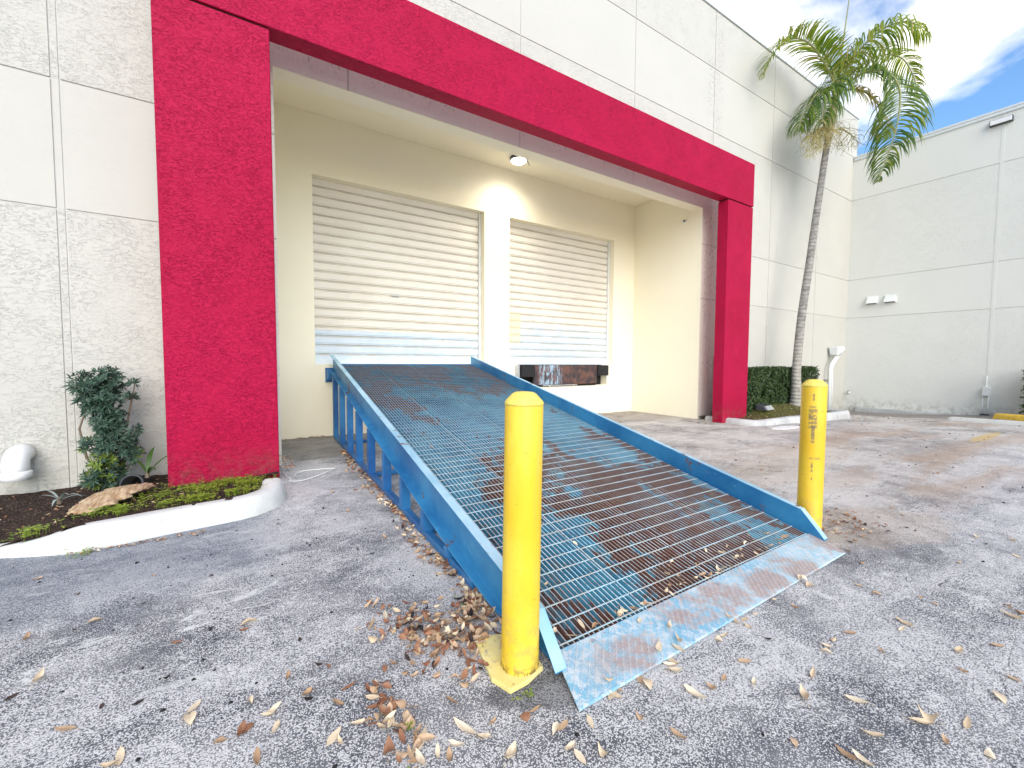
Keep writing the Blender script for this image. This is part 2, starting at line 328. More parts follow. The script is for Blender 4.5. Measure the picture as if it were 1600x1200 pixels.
def concrete(name, base, dk, bump=.004):
    t = NT(name); n = t.noise(2.5, 6, .65); n2 = t.noise(35, 6, .7)
    c = t.mix(t.ramp(n, .35, .65), base, dk)
    c = t.mix(t.ramp(n2, .58, .68, 0, .35), c, tuple(v*.45 for v in base))
    s = t.noise(4, 6, .7, 0, t.map(t.pos, scale=(3, 3, .3))); c = t.mix(t.ramp(s, .58, .72, 0, .4), c, (.32, .31, .27))
    return t.fin(c, .85, t.bump(t.math('ADD', n2, t.noise(9, 4)), bump), spec=.25)
m_kerb = concrete('painted_kerb_concrete', (.74, .74, .70), (.62, .62, .58))
m_kerb2 = concrete('grey_kerb_concrete', (.56, .56, .54), (.40, .40, .39))
def soil_mat(name, dark, mid, chips):
    t = NT(name); n = t.noise(30, 7, .75, .6); n2 = t.voro(55, t.map(t.pos, scale=(1, 1, .4)), 'F1', out='Color'); v = t.voro(55, None, 'F1')
    c = t.mix(t.ramp(n, .35, .65), dark, mid)
    g = t.sep(n2)[0]; c = t.mix(t.math('MULTIPLY', t.ramp(g, .72, .80), t.ramp(v, .25, .45, 1, 0)), c, chips)
    return t.fin(c, .95, t.bump(t.math('ADD', n, v), .02), spec=.15)
m_soil = soil_mat('dark_mulch', (.025, .018, .014), (.085, .055, .042), (.22, .15, .10))
m_soil2 = soil_mat('leafy_mulch', (.055, .05, .02), (.15, .13, .045), (.34, .27, .17))
m_pvc = flat('white_pvc', (.78, .78, .77), .35, 0, .06, 3, .001)
m_whitepaint = flat('white_painted_metal', (.72, .74, .72), .5, 0, .08, 6)
m_whitepatch = flat('spilled_white_paint', (.78, .78, .76), .6, 0, .1, 9, .003)
m_black = flat('black_rubber', (.018, .018, .02), .7, 0, .3, 20, .003)
m_darkgrey = flat('dark_grey_metal', (.045, .048, .055), .45, 0, .2, 10)
m_hole = flat('dark_interior', (.01, .01, .01), .9)
def leveler():
    t = NT('rusty_black_leveler_plate'); n = t.noise(5, 6, .65); x, y, z = t.sep()
    c = t.mix(t.ramp(n, .4, .6), (.035, .028, .032), (.13, .06, .045))
    s = t.noise(8, 6, .7, .3, t.map(t.pos, scale=(2.2, 1, .45)))
    a = t.math('MULTIPLY', t.ramp(x, 5.55, 5.75), t.ramp(x, 6.1, 6.35, 1, 0))
    c = t.mix(t.math('MULTIPLY', t.ramp(s, .46, .56), a), c, (.30, .42, .52))
    c = t.mix(t.ramp(s, .62, .68, 0, .7), c, (.40, .36, .34))
    return t.fin(c, .6, t.bump(n, .003))
m_lev = leveler()
m_steel = flat('galvanised_steel', (.50, .50, .48), .45, .5, .15, 12)

def leafy(name, a, b, trans=.35, rough=.45, sc=40):
    t = NT(name)
    oi = t.n('ShaderNodeObjectInfo').outputs['Random']
    g = t.n('ShaderNodeNewGeometry').outputs['Random Per Island']
    c = t.mix(g, a, b)
    c = t.mix(t.math('MULTIPLY', t.noise(sc, 3), .3), c, tuple(v*.5 for v in a))
    t.fin(c, rough, spec=.4)
    tr = t.n('ShaderNodeBsdfTranslucent'); t.l(c, tr.inputs[0])
    mx = t.n('ShaderNodeMixShader'); mx.inputs[0].default_value = trans
    t.l(t.b.outputs[0], mx.inputs[1]); t.l(tr.outputs[0], mx.inputs[2]); t.l(mx.outputs[0], t.out.inputs[0])
    return t.m
m_palm = leafy('palm_leaflet', (.11, .23, .02), (.48, .52, .05), .55)
m_palmdk = leafy('palm_leaflet_dark', (.05, .13, .025), (.20, .28, .045), .42)
m_palmdry = leafy('palm_leaflet_yellow', (.35, .30, .05), (.50, .38, .12), .45)
m_rachis = flat('palm_rachis', (.26, .26, .08), .5)
m_bush = leafy('podocarp_leaf', (.018, .052, .038), (.10, .17, .11), .2)
m_bushlt = leafy('podocarp_new_leaf', (.15, .24, .035), (.26, .33, .05), .3)
m_hedge = leafy('hedge_leaf', (.016, .04, .014), (.085, .14, .035), .2)
m_weed = leafy('ground_weed', (.14, .27, .02), (.50, .60, .07), .3)
m_strap = leafy('strap_leaf', (.05, .12, .02), (.12, .2, .04), .3)
m_strapgrey = leafy('grey_strap_leaf', (.30, .38, .36), (.5, .55, .5), .2)
m_twig = flat('twig_bark', (.17, .13, .09), .85)
def trunk_mat():
    t = NT('palm_trunk_bark'); x, y, z = t.sep()
    rg = t.math('SINE', t.math('ADD', t.math('MULTIPLY', z, 70), t.math('MULTIPLY', t.noise(5), 7)))
    c = t.mix(t.ramp(t.noise(7, 6, .65, 0, t.map(t.pos, scale=(1, 1, 2))), .35, .65), (.20, .19, .17), (.36, .34, .31))
    c = t.mix(t.math('MULTIPLY', t.ramp(rg, .80, 1.0, 0, .6), t.ramp(t.noise(8, 4, .6), .4, .65)), c, (.10, .095, .085))
    lo = t.ramp(z, 1.2, 2.4, 1, 0); c = t.mix(t.math('MULTIPLY', lo, t.ramp(t.noise(14, 5), .35, .6, .2, .75)), c, (.42, .39, .33))
    return t.fin(c, .9, t.bump(t.math('ADD', rg, t.noise(40, 4)), .006), spec=.2)
m_trunk = trunk_mat()
m_shaft = flat('palm_crownshaft', (.48, .40, .24), .55, 0, .3, 5)
m_infl = flat('palm_flower_stalk', (.42, .36, .13), .8, 0, .3, 9)
def leafmat(name, a, b):
    t = NT(name); r = t.n('ShaderNodeObjectInfo').outputs['Random']; g = t.n('ShaderNodeNewGeometry').outputs['Random Per Island']
    f = t.math('FRACT', t.math('ADD', r, g)); c = t.mix(f, a, b)
    c = t.mix(t.ramp(t.noise(35, 4, .7), .5, .75, 0, .5), c, tuple(v*.45 for v in a))
    return t.fin(c, .6, t.bump(t.noise(90, 3), .001), spec=.3)
LM = [leafmat('leaf_russet', (.22, .09, .05), (.36, .18, .10)), leafmat('leaf_cream', (.62, .47, .30), (.78, .66, .48)),
      leafmat('leaf_tan', (.40, .25, .14), (.60, .43, .28)), leafmat('leaf_black', (.015, .012, .012), (.07, .045, .035))]
def husk_mat():
    t = NT('dry_palm_husk'); n = t.noise(6, 6, .7, .4, t.map(t.pos, scale=(6, 1.2, 3), rot=(0, 0, .5))); n2 = t.noise(16, 5, .7)
    c = t.mix(t.ramp(n, .35, .65), (.36, .22, .11), (.66, .50, .31)); c = t.mix(t.ramp(n2, .55, .68, 0, .8), c, (.20, .11, .06))
    return t.fin(c, .8, t.bump(n, .012))
m_husk = husk_mat()
m_lamp = NT('lamp_lens'); m_lamp.b.inputs['Emission Color'].default_value = (1, .97, .9, 1); m_lamp.b.inputs['Emission Strength'].default_value = 6.0
m_lamp = m_lamp.fin((.9, .9, .88), .3)
m_caps = flat('parapet_metal', (.62, .65, .64), .45, 0, .05, 4)

# ---------------------------------------------------------------- mesh builder
class MB:
    def __init__(s): s.v = []; s.f = []; s.mi = []
    def add(s, vs, fs, mi=0):
        n = len(s.v); s.v += [tuple(v) for v in vs]; s.f += [tuple(i+n for i in f) for f in fs]; s.mi += [mi]*len(fs); return s
    def box(s, x0, x1, y0, y1, z0, z1, mi=0):
        v = [(x0,y0,z0),(x1,y0,z0),(x1,y1,z0),(x0,y1,z0),(x0,y0,z1),(x1,y0,z1),(x1,y1,z1),(x0,y1,z1)]
        return s.add(v, [(0,3,2,1),(4,5,6,7),(0,1,5,4),(1,2,6,5),(2,3,7,6),(3,0,4,7)], mi)
    def hexa(s, b, t, mi=0):   # bottom quad, top quad (ccw from above)
        return s.add(list(b)+list(t), [(0,3,2,1),(4,5,6,7),(0,1,5,4),(1,2,6,5),(2,3,7,6),(3,0,4,7)], mi)
    def bar(s, a, b, wd, ht, upv=Vector((0,0,1)), mi=0):
        a = Vector(a); b = Vector(b); d = (b-a).normalized(); sd_ = d.cross(upv)
        if sd_.length < 1e-4: sd_ = d.cross(Vector((0, 1, 0)))
        sd_.normalize(); u = sd_.cross(d).normalized(); x = sd_*wd/2; y = u*ht/2
        v = [a-x-y, a+x-y, b+x-y, b-x-y, a-x+y, a+x+y, b+x+y, b-x+y]
        return s.add(v, [(0,3,2,1),(4,5,6,7),(0,1,5,4),(1,2,6,5),(2,3,7,6),(3,0,4,7)], mi)
    def sweep(s, secs, closed=True, caps=True, mi=0):
        n = len(secs[0]); vs = [p for q in secs for p in q]; fs = []
        for i in range(len(secs)-1):
            for k in range(n if closed else n-1):
                k2 = (k+1) % n; fs.append((i*n+k, i*n+k2, (i+1)*n+k2, (i+1)*n+k))
        if caps and closed: fs.append(tuple(range(n-1, -1, -1))); fs.append(tuple((len(secs)-1)*n+k for k in range(n)))
        return s.add(vs, fs, mi)
    def tube(s, pts, rad, n=10, mi=0, caps=True):
        pts = [Vector(p) for p in pts]; secs = []
        rr = rad if isinstance(rad, (list, tuple)) else [rad]*len(pts)
        prev = None
        for i, p in enumerate(pts):
            d = (pts[min(i+1, len(pts)-1)]-pts[max(i-1, 0)]).normalized()
            if prev is None:
                a = d.cross(Vector((0, 0, 1)));
                if a.length < 1e-3: a = d.cross(Vector((0, 1, 0)))
            else: a = prev-d*prev.dot(d)
            a.normalize(); prev = a; b = d.cross(a)
            secs.append([p+(a*cos(2*pi*k/n)+b*sin(2*pi*k/n))*rr[i] for k in range(n)])
        return s.sweep(secs, mi=mi, caps=caps)
    def lathe(s, prof, n=32, c=(0,0,0), mi=0):
        secs = [[(c[0]+r*cos(2*pi*k/n), c[1]+r*sin(2*pi*k/n), c[2]+z) for k in range(n)] for r, z in prof]
        return s.sweep(secs, mi=mi)
    def build(s, name, mats, parent=None, smooth=False, bevel=0, loc=None, segs=2):
        me = bpy.data.meshes.new(name); me.from_pydata(s.v, [], s.f)
        for m in (mats if isinstance(mats, (list, tuple)) else [mats]): me.materials.append(m)
        me.polygons.foreach_set('material_index', s.mi)
        bm = bmesh.new(); bm.from_mesh(me); bmesh.ops.recalc_face_normals(bm, faces=bm.faces); bm.to_mesh(me); bm.free()
        if smooth: me.polygons.foreach_set('use_smooth', [True]*len(me.polygons))
        me.update(); o = bpy.data.objects.new(name, me); COL.objects.link(o)
        if parent: o.parent = parent
        if loc: o.location = loc
        if bevel:
            b = o.modifiers.new('bevel', 'BEVEL'); b.width = bevel; b.segments = segs; b.limit_method = 'ANGLE'; b.angle_limit = R_(35)
        return o
def raw(name, v, f, mats, parent=None, mi=None, smooth=False):     # no normal recalculation: leaf cards
    me = bpy.data.meshes.new(name); me.from_pydata(v, [], f)
    for m in (mats if isinstance(mats, (list, tuple)) else [mats]): me.materials.append(m)
    if mi: me.polygons.foreach_set('material_index', mi)
    if smooth: me.polygons.foreach_set('use_smooth', [True]*len(me.polygons))
    o = bpy.data.objects.new(name, me); COL.objects.link(o)
    if parent: o.parent = parent
    return o
def tag(o, label=None, cat=None, group=None, kind=None):
    if label: o['label'] = label
    if cat: o['category'] = cat
    if group: o['group'] = group
    if kind: o['kind'] = kind
    return o
def thing(name, label, cat, loc=(0,0,0), rz=0, group=None):
    o = bpy.data.objects.new(name, None); COL.objects.link(o); o.location = loc; o.rotation_euler = (0,0,rz); o.empty_display_size = .1
    return tag(o, label, cat, group)
def sst(a, b, x):
    t = min(1, max(0, (x-a)/(b-a))); return t*t*(3-2*t)
def gz(x, y):   # ground height: flat by the ramp, falling to the drain corner on the right
    return -.235*sst(8.0, 16.0, x)*sst(1.0, 5.5, y) if x < 30 else 0

# ---------------------------------------------------------------- ground
def ground():
    mb = MB()
    xs = [-400, -60, -15, -6] + [-4+i*.5 for i in range(0, 44)] + [20, 26, 60, 400]
    ys = [-400, -60, -15, -6] + [-4+i*.5 for i in range(0, 28)] + [14, 25, 60, 400]
    n = len(xs); vs = [(x, y, gz(x, y) if y < 12 else 0) for y in ys for x in xs]
    fs = [(j*n+i, j*n+i+1, (j+1)*n+i+1, (j+1)*n+i) for j in range(len(ys)-1) for i in range(n-1)]
    o = mb.add(vs, fs).build('ground', m_asphalt, smooth=True); tag(o, kind='structure')
ground()

# ---------------------------------------------------------------- main building
YF, YB = 5.774, 7.665
OX0, OX1, OZ = .455, 8.658, 4.623       # recess opening
bld = thing('warehouse', 'tall off-white stucco warehouse with scored panels and a recessed loading dock', 'building', (0, YF, 0))
def bpart(mb, name, m, smooth=False, bevel=0, parent=None):
    o = mb.build(name, m, None, smooth, bevel); o.parent = parent or bld
    o.matrix_parent_inverse = (parent or bld).matrix_world.inverted() if False else Matrix.Translation(-Vector((0, YF, 0)))
    return o
seams = [-14.2, -11.63, -9.05, -6.48, -3.90, -1.33, 1.28, 3.86, 6.45, 8.97, 11.50, 14.10, 16.60]
zgr = [-.6, 2.671, 3.857, 6.317, 7.659, 8.87]
g = .008
mb = MB()
for i in range(len(seams)-1):
    for j in range(len(zgr)-1):
        gl = .035 if abs(seams[i]+1.33) < .01 else g; gr = .035 if abs(seams[i+1]+1.33) < .01 else g
        x0, x1, z0, z1 = seams[i]+gl, seams[i+1]-gr, zgr[j]+g, zgr[j+1]-g
        rects = [(x0, x1, z0, z1)]
        if x1 > OX0 and x0 < OX1 and z0 < OZ:
            rects = []
            if x0 < OX0: rects.append((x0, OX0, z0, z1))
            if x1 > OX1: rects.append((OX1, x1, z0, z1))
            if z1 > OZ: rects.append((max(x0, OX0), min(x1, OX1), OZ, z1))
        for (a, b, c, d) in rects: mb.box(a, b, YF, YF+.02, c, d)
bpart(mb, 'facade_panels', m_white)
mb = MB()   # slab behind the scored joints
mb.box(-14.2, OX0-.002, YF+.012, YF+.256, -.6, 8.86); mb.box(OX1+.002, 16.6, YF+.012, YF+.256, -.6, 8.86); mb.box(OX0-.002, OX1+.002, YF+.012, YF+.256, OZ+.002, 8.86)
bpart(mb, 'facade_wall', m_groove)
# raised sealant fillet of the wide control joint on the left
mb = MB(); mb.box(-1.352, -1.308, YF+.004, YF+.02, -.2, 8.86); bpart(mb, 'control_joint', m_white)
mb = MB(); mb.box(-14.25, 16.62, YF-.03, YF+.30, 8.872, 8.93); bpart(mb, 'parapet_cap', m_caps, bevel=.006)
mb = MB()
mb.box(-14.2, 16.6, 19.8, 20, -.6, 8.8); mb.box(-14.2, -14, YF+.26, 19.8, -.6, 8.8); mb.box(16.4, 16.6, YF+.26, 19.8, -.6, 8.8)
bpart(mb, 'outer_wall', m_white)
mb = MB(); mb.box(-14, 16.4, YF+.26, 19.8, 8.3, 8.5); bpart(mb, 'roof', m_caps)
# recess: ceiling, side walls, lintel soffit faces
D1 = (1.122, 4.283, 1.195, 4.25); D2 = (4.882, 7.934, 1.195, 4.25)
mb = MB()
T = .5
def wall_y(mb, x0, x1, z0, z1, y0, y1, holes):
    xs = sorted({x0, x1, *[h[0] for h in holes], *[h[1] for h in holes]}); zs = sorted({z0, z1, *[h[2] for h in holes], *[h[3] for h in holes]})
    for a, b in zip(xs, xs[1:]):
        for c, d in zip(zs, zs[1:]):
            if any(h[0] <= a and b <= h[1] and h[2] <= c and d <= h[3] for h in holes): continue
            mb.box(a, b, y0, y1, c, d)
PIT = (5.10, 7.75, .70, 1.195)
wall_y(mb, .2, 8.9, -.4, 5.3, YB, YB+.3, [D1, D2, PIT])
bpart(mb, 'recess_back_wall', m_cream)
mb = MB(); mb.box(OX1, OX1+.14, YF+.2565, YB, -.4, 5.19); bpart(mb, 'recess_side_wall', m_cream)
mb = MB(); mb.box(OX0-.2, OX0, YF+.2565, YB, -.4, 5.19); bpart(mb, 'recess_side_wall', m_cream)
mb = MB(); mb.box(OX0-.2, OX1+.14, YF+.2565, YB+.3, 5.195, 5.4); bpart(mb, 'recess_ceiling', m_cream)
# painted soffit and jamb liner so the lintel reads cream underneath
mb = MB(); mb.box(OX0, OX1, YF+.004, YF+.2545, OZ-.004, OZ-.001); bpart(mb, 'lintel_soffit', m_cream)
mb = MB(); mb.box(OX1-.004, OX1-.001, YF+.004, YF+.2545, -.2, OZ-.0045); bpart(mb, 'jamb_face', m_cream)
# roller doors
def roller(name_m, D, label):
    x0, x1, z0, z1 = D; yb = YB+.17
    prof = []; z = z0+.075; p = .1535
    # corrugated sheet: flat crown, slope, narrow valley, small bead
    while z < z1+.05:
        prof += [(z, .0), (z+.070, -.004), (z+.084, .030), (z+.106, .030), (z+.116, .012), (z+.132, .008), (z+.142, .0)]
        z += p
    mb = MB(); vs = []; fs = []
    vs += [(x0-.02, yb+d, zz) for zz, d in prof] + [(x1-.055, yb+d, zz) for zz, d in prof]; n = len(prof)
    fs = [(i, n+i, n+i+1, i+1) for i in range(n-1)]
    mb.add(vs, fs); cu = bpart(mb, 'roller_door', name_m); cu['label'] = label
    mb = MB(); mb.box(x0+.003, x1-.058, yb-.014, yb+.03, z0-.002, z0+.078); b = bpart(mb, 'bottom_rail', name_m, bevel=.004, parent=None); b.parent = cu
    b.matrix_parent_inverse = Matrix.Identity(4)
    mb = MB(); mb.box(x1-.05, x1-.003, yb-.03, yb+.05, z0, z1); bpart(mb, 'door_track', m_whitepaint, bevel=.003)
    return cu
d1 = roller(m_doorL, D1, 'left roller shutter, ramp at its foot, bottom slats newer bluish white')
d2 = roller(m_doorR, D2, 'right roller shutter with faded bluish white lower half')
mb = MB(); mb.box(2.44, 2.58, YB+.155, YB+.172, 2.435, 2.465); h = bpart(mb, 'lock_plate', m_steel, bevel=.004)
mb = MB(); mb.box(.6, 8.6, YB+.302, YB+.5, 1.0, 5.1); bpart(mb, 'dark_backing', m_hole)
# head reveals and sill
mb = MB(); mb.box(D1[0], D1[1], YB+.02, YB+.30, 1.12, 1.19); bpart(mb, 'door_sill', m_kerb2)

# dock leveller under right door
lv = thing('dock_leveler', 'black rusty steel dock leveller below the right roller door', 'dock leveler', (6.4, YB, .7))
def at0(mb, name, m, par, off, smooth=False, bevel=0, segs=2):
    o = mb.build(name, m, None, smooth, bevel, segs=segs); o.parent = par; o.matrix_parent_inverse = Matrix.Translation(-Vector(off)); return o
o_ = (6.4, YB, .7)
mb = MB(); mb.box(5.49, 7.37, YB-.05, YB+.02, .745, 1.185); at0(mb, 'lip_plate', m_lev, lv, o_, bevel=.006)
mb = MB(); mb.box(5.52, 7.36, YB-.02, YB+.20, .70, .743); at0(mb, 'lip_hinge', m_hole, lv, o_)
mb = MB(); mb.box(5.75, 6.75, YB-.045, YB+.0, .715, .738); mb.box(5.9, 5.95, YB-.06, YB-.04, .70, .742); mb.box(6.6, 6.65, YB-.06, YB-.04, .70, .742); at0(mb, 'keeper_bar', m_steel, lv, o_, bevel=.003)
for (a, b) in ((5.15, 5.486), (7.374, 7.70)):
    mb = MB(); mb.box(a, b, YB-.10, YB-.003, .93, 1.18)
    k = 12
    for i in range(k):
        xx = a+(b-a)*(i+.5)/k; mb.box(xx-.009, xx+.009, YB-.112, YB-.10, .935, 1.175)
    at0(mb, 'rubber_bumper', m_black, lv, o_)
mb = MB(); mb.box(5.09, 7.76, YB+.21, YB+.29, .6, 1.19); at0(mb, 'pit_backing', m_hole, lv, o_)
mb = MB(); mb.box(5.03, 5.12, YB-.05, YB-.002, .925, 1.185); at0(mb, 'edge_angle', m_steel, lv, o_, bevel=.004)

# ---------------------------------------------------------------- right wing
XW = 16.352
wing = thing('warehouse_wing', 'lower off-white stucco wing meeting the warehouse at a right angle', 'building', (XW, 0, 0))
def wpart(mb, name, m, bevel=0):
    return at0(mb, name, m, wing, (XW, 0, 0), bevel=bevel)
mb = MB(); ysm = [-12.8, -10.23, -7.66, -5.08, -2.50, .08, 2.64, YF-.0]
zg2 = [-.6, 2.671, 3.857, 6.317, 7.60]
for i in range(len(ysm)-1):
    for j in range(4):
        a, b = ysm[i]+(.012 if i else 0), ysm[i+1]-(.012 if i < len(ysm)-2 else 0)
        if abs(ysm[i]-.08) < .01: a = ysm[i]+.006
        mb.box(XW, XW+.02, a, b, zg2[j]+g, zg2[j+1]-g)
wpart(mb, 'wall_panels', m_wing)
mb = MB(); mb.box(XW-.005, XW+.018, 2.608, 2.672, -.6, 7.59); mb.box(XW+.001, XW+.018, .05, .11, -.6, 7.59); wpart(mb, 'joint_cover', m_wing)
mb = MB(); mb.box(XW+.012, XW+.25, -12.8, YF-.003, -.6, 7.6); wpart(mb, 'wall', m_groove)
mb = MB(); mb.box(XW+.25, XW+14, -12.8, -12.6, -.6, 7.6); mb.box(XW+14, XW+14.2, -12.8, YF, -.6, 7.6); wpart(mb, 'outer_wall', m_wing)
mb = MB(); mb.box(XW+.25, XW+14, -12.6, YF-.003, 7.2, 7.35); wpart(mb, 'roof', m_caps)
mb = MB(); mb.box(XW-.04, XW+.29, -12.85, YF-.033, 7.602, 7.655); mb.box(XW-.03, XW-.002, -12.85, YF-.033, 7.52, 7.60); wpart(mb, 'parapet_cap', m_caps, bevel=.004)
mb = MB(); mb.box(XW-.16, XW-.002, 1.2, 5.4, -.6, -.10); wpart(mb, 'footing', m_kerb2, bevel=.01)

# ---------------------------------------------------------------- red portal frame
YC0, YC1 = 5.089, 5.32
BB, BT = 4.589, 5.478
fr = thing('portal_frame', 'big crimson stucco portal frame standing in front of the loading dock', 'frame', (4.4, YC0, 0))
fo = (4.4, YC0, 0)
mb = MB(); mb.box(-.546, .378, YC0+.004, YC1, -.3, BB-.022); at0(mb, 'column', m_red, fr, fo, bevel=.012)
mb = MB(); mb.box(8.50, 9.425, YC0+.004, YC1, -.3, BB-.022); at0(mb, 'column', m_red, fr, fo, bevel=.008)
mb = MB(); mb.box(-.560, 9.435, YC0, YC1+.002, BB, BT); at0(mb, 'beam', m_red, fr, fo, bevel=.008)
for (a, b) in ((-.53, .36), (8.52, 9.41)):
    mb = MB(); mb.box(a, b, YC0+.03, YC1-.01, BB-.022, BB); at0(mb, 'joint_shadow_strip', m_hole, fr, fo)  # black colour stands in for the shadow line in the gap under the beam

# ---------------------------------------------------------------- fixtures on the building
L = (4.72, 7.10, 5.195)
lamp = thing('ceiling_lamp', 'round white lit lamp on the recess ceiling between the two doors', 'ceiling lamp', L)
mb = MB(); mb.lathe([(.17, -.002), (.175, -.02), (.165, -.05), (.15, -.06)], 32); mb.build('housing', m_darkgrey, lamp, True)
mb = MB(); mb.lathe([(.149, -.045), (.149, -.066), (.13, -.082), (.05, -.09), (.001, -.091)], 32); mb.build('lens', m_lamp, lamp, True)
mb = MB(); mb.lathe([(.018, -.09), (.018, -.10), (.001, -.102)], 12); mb.build('sensor', m_darkgrey, lamp)
mb = MB(); mb.tube([(.17, 0, -.02), (.21, -.01, -.03), (.235, -.01, -.06), (.25, 0, -.09)], .006, 6); mb.build('loose_wire', m_darkgrey, lamp)
pl = bpy.data.lights.new('lamp_light', 'SPOT'); pl.energy = 110; pl.color = (1, .94, .82); pl.shadow_soft_size = .3; pl.spot_size = R_(170); pl.spot_blend = 1
po = bpy.data.objects.new('lamp_light', pl); COL.objects.link(po); po.parent = lamp; po.location = (0, 0, -.14)

cm = thing('security_camera', 'small cream bullet camera high on the right side wall of the recess', 'security camera', (OX1, 6.2, 4.45))
mb = MB(); mb.lathe([(.035, 0), (.035, .02), (.02, .03), (.001, .032)], 16); b = mb.build('base', m_whitepaint, cm, True); b.rotation_euler = (0, R_(-90), 0)
mb = MB(); mb.tube([(0, 0, 0), (-.05, -.01, .0), (-.06, -.02, -.015)], .01, 8); mb.build('arm', m_whitepaint, cm, True)
mb = MB(); mb.tube([(-.02, .03, .0), (-.14, -.07, -.035)], .028, 14); mb.build('housing', m_whitepaint, cm, True)
mb = MB(); mb.tube([(-.1395, -.0695, -.0348), (-.146, -.075, -.037)], .022, 14); mb.build('lens', m_hole, cm, True)

for (yy, lab) in ((5.13, 'hooded white wall vent nearer the inside corner'), (4.70, 'hooded white wall vent farther from the inside corner')):
    v = thing('wall_vent', lab, 'wall vent', (XW, yy, 3.17), 0, 'hooded vents on the wing wall')
    mb = MB(); mb.hexa([(-.14, -.13, -.10), (0, -.13, -.10), (0, .13, -.10), (-.14, .13, -.10)], [(-.05, -.115, .10), (0, -.115, .10), (0, .115, .10), (-.05, .115, .10)]); mb.build('hood', m_whitepaint, v, bevel=.006)
    mb = MB(); mb.box(-.02, 0, -.15, .15, -.125, .125); mb.build('flange', m_whitepaint, v, bevel=.003)
    mb = MB(); mb.box(-.13, -.022, -.115, .115, -.108, -.101); mb.build('louver', m_hole, v)

wl = thing('wall_light', 'slim white bar light just below the wing parapet', 'wall light', (XW, 2.68, 7.33))
mb = MB(); mb.box(-.10, 0, -.20, .20, -.07, .07); mb.build('housing', m_darkgrey, wl, bevel=.01)
mb = MB(); mb.box(-.125, -.10, -.185, .185, -.055, .055); mb.build('diffuser', m_pvc, wl, bevel=.01)

cb = thing('conduit_box', 'white junction box on two short conduits low on the wing wall', 'junction box', (XW, 2.66, .55))
mb = MB(); mb.box(-.12, 0, -.065, .065, -.12, .10); mb.build('box', m_whitepaint, cb, bevel=.012)
mb = MB(); mb.lathe([(.03, .10), (.03, .14), (.012, .16), (.012, .40)], 12, (-.05, 0, 0)); mb.build('nipple', m_whitepaint, cb, True)
for s_ in (-1, 1):
    mb = MB(); mb.tube([(-.06, s_*.05, -.12), (-.06, s_*.05, -.63)], .015, 8); mb.build('conduit', m_whitepaint, cb, True)
mb = MB(); mb.box(-.14, -.02, -.08, .08, -.63, -.585); mb.build('base', m_darkgrey, cb, bevel=.006)

hb = thing('hose_valve', 'small brass and white hose valve low on wing wall by the corner', 'valve', (XW, 5.62, .33))
mb = MB(); mb.lathe([(.04, 0), (.04, .012), (.014, .02), (.014, .07)], 12); b = mb.build('pipe', m_whitepaint, hb, True); b.rotation_euler = (0, R_(-90), 0)
mb = MB(); mb.tube([(-.07, 0, .02), (-.08, 0, -.05)], .016, 8); mb.build('spout', m_steel, hb, True)
mb = MB(); mb.lathe([(.03, 0), (.034, .008), (.03, .014), (.001, .016)], 10, (-.06, 0, .045)); mb.build('handle', m_darkgrey, hb, True)

# meter pipes at inside corner
mp_ = thing('utility_riser', 'white bent conduit riser with weatherheads beside the inside corner', 'conduit', (15.1, 5.6, 0)); off = (15.1, 5.6, 0)
mb = MB(); mb.tube([(14.98, 5.62, -.25), (14.93, 5.62, .6), (14.90, 5.62, 1.08), (14.94, 5.62, 1.2), (15.22, 5.58, 1.50), (15.32, 5.56, 1.64)], .032, 10); at0(mb, 'conduit', m_whitepaint, mp_, off, True)
mb = MB(); mb.tube([(15.20, 5.66, -.25), (15.17, 5.66, .7), (15.14, 5.66, 1.08), (15.20, 5.66, 1.20), (15.50, 5.62, 1.50), (15.62, 5.60, 1.66)], .030, 10); at0(mb, 'conduit', m_whitepaint, mp_, off, True)
mb = MB(); mb.hexa([(15.07, 5.50, 1.50), (15.20, 5.50, 1.50), (15.20, 5.70, 1.50), (15.07, 5.70, 1.50)], [(15.03, 5.48, 1.74), (15.26, 5.48, 1.76), (15.26, 5.72, 1.76), (15.03, 5.72, 1.74)]); at0(mb, 'meter_head', m_whitepaint, mp_, off, bevel=.015)
mb = MB(); mb.tube([(15.30, 5.57, 1.55), (15.48, 5.55, 1.70), (15.60, 5.55, 1.66)], [.07, .09, .05], 12); at0(mb, 'weatherhead', m_whitepaint, mp_, off, True)
for z_ in (.25, .75):
    mb = MB(); mb.box(14.88, 15.24, 5.68, 5.772, z_, z_+.03); at0(mb, 'clamp', m_steel, mp_, off)

rc = thing('rusty_conduit', 'thin rust-stained conduit standing behind the right red column', 'conduit', (9.10, 5.70, 0))
mb = MB(); mb.tube([(0, 0, -.1), (0, 0, 1.35)], .018, 8); mb.build('pipe', flat('rusty_pipe', (.38, .30, .24), .7), rc, True)
mb = MB(); mb.lathe([(.026, 1.35), (.026, 1.39), (.001, 1.40)], 10); mb.build('cap', m_steel, rc, True)

# big pvc elbow on the left wall
pe = thing('drain_elbow', 'fat white PVC drain elbow coming out of the wall at far left', 'drain pipe', (-1.66, YF, .33))
pts = [(0, .03, .06), (0, -.08, .06)] + [(0, -.08-.10*sin(a), .06-.10+.10*cos(a)) for a in [pi/2*i/6 for i in range(1, 7)]] + [(0, -.18, -.10)]
mb = MB(); mb.tube(pts, .088, 20); mb.build('elbow', m_pvc, pe, True)
mb = MB(); mb.lathe([(.089, -.155), (.103, -.155), (.103, -.085), (.089, -.075)], 24, (0, -.18, 0)); mb.build('collar', m_pvc, pe, True)
mb = MB(); mb.lathe([(.086, -.1555), (.001, -.1556)], 20, (0, -.18, 0)); mb.build('mouth', m_hole, pe)

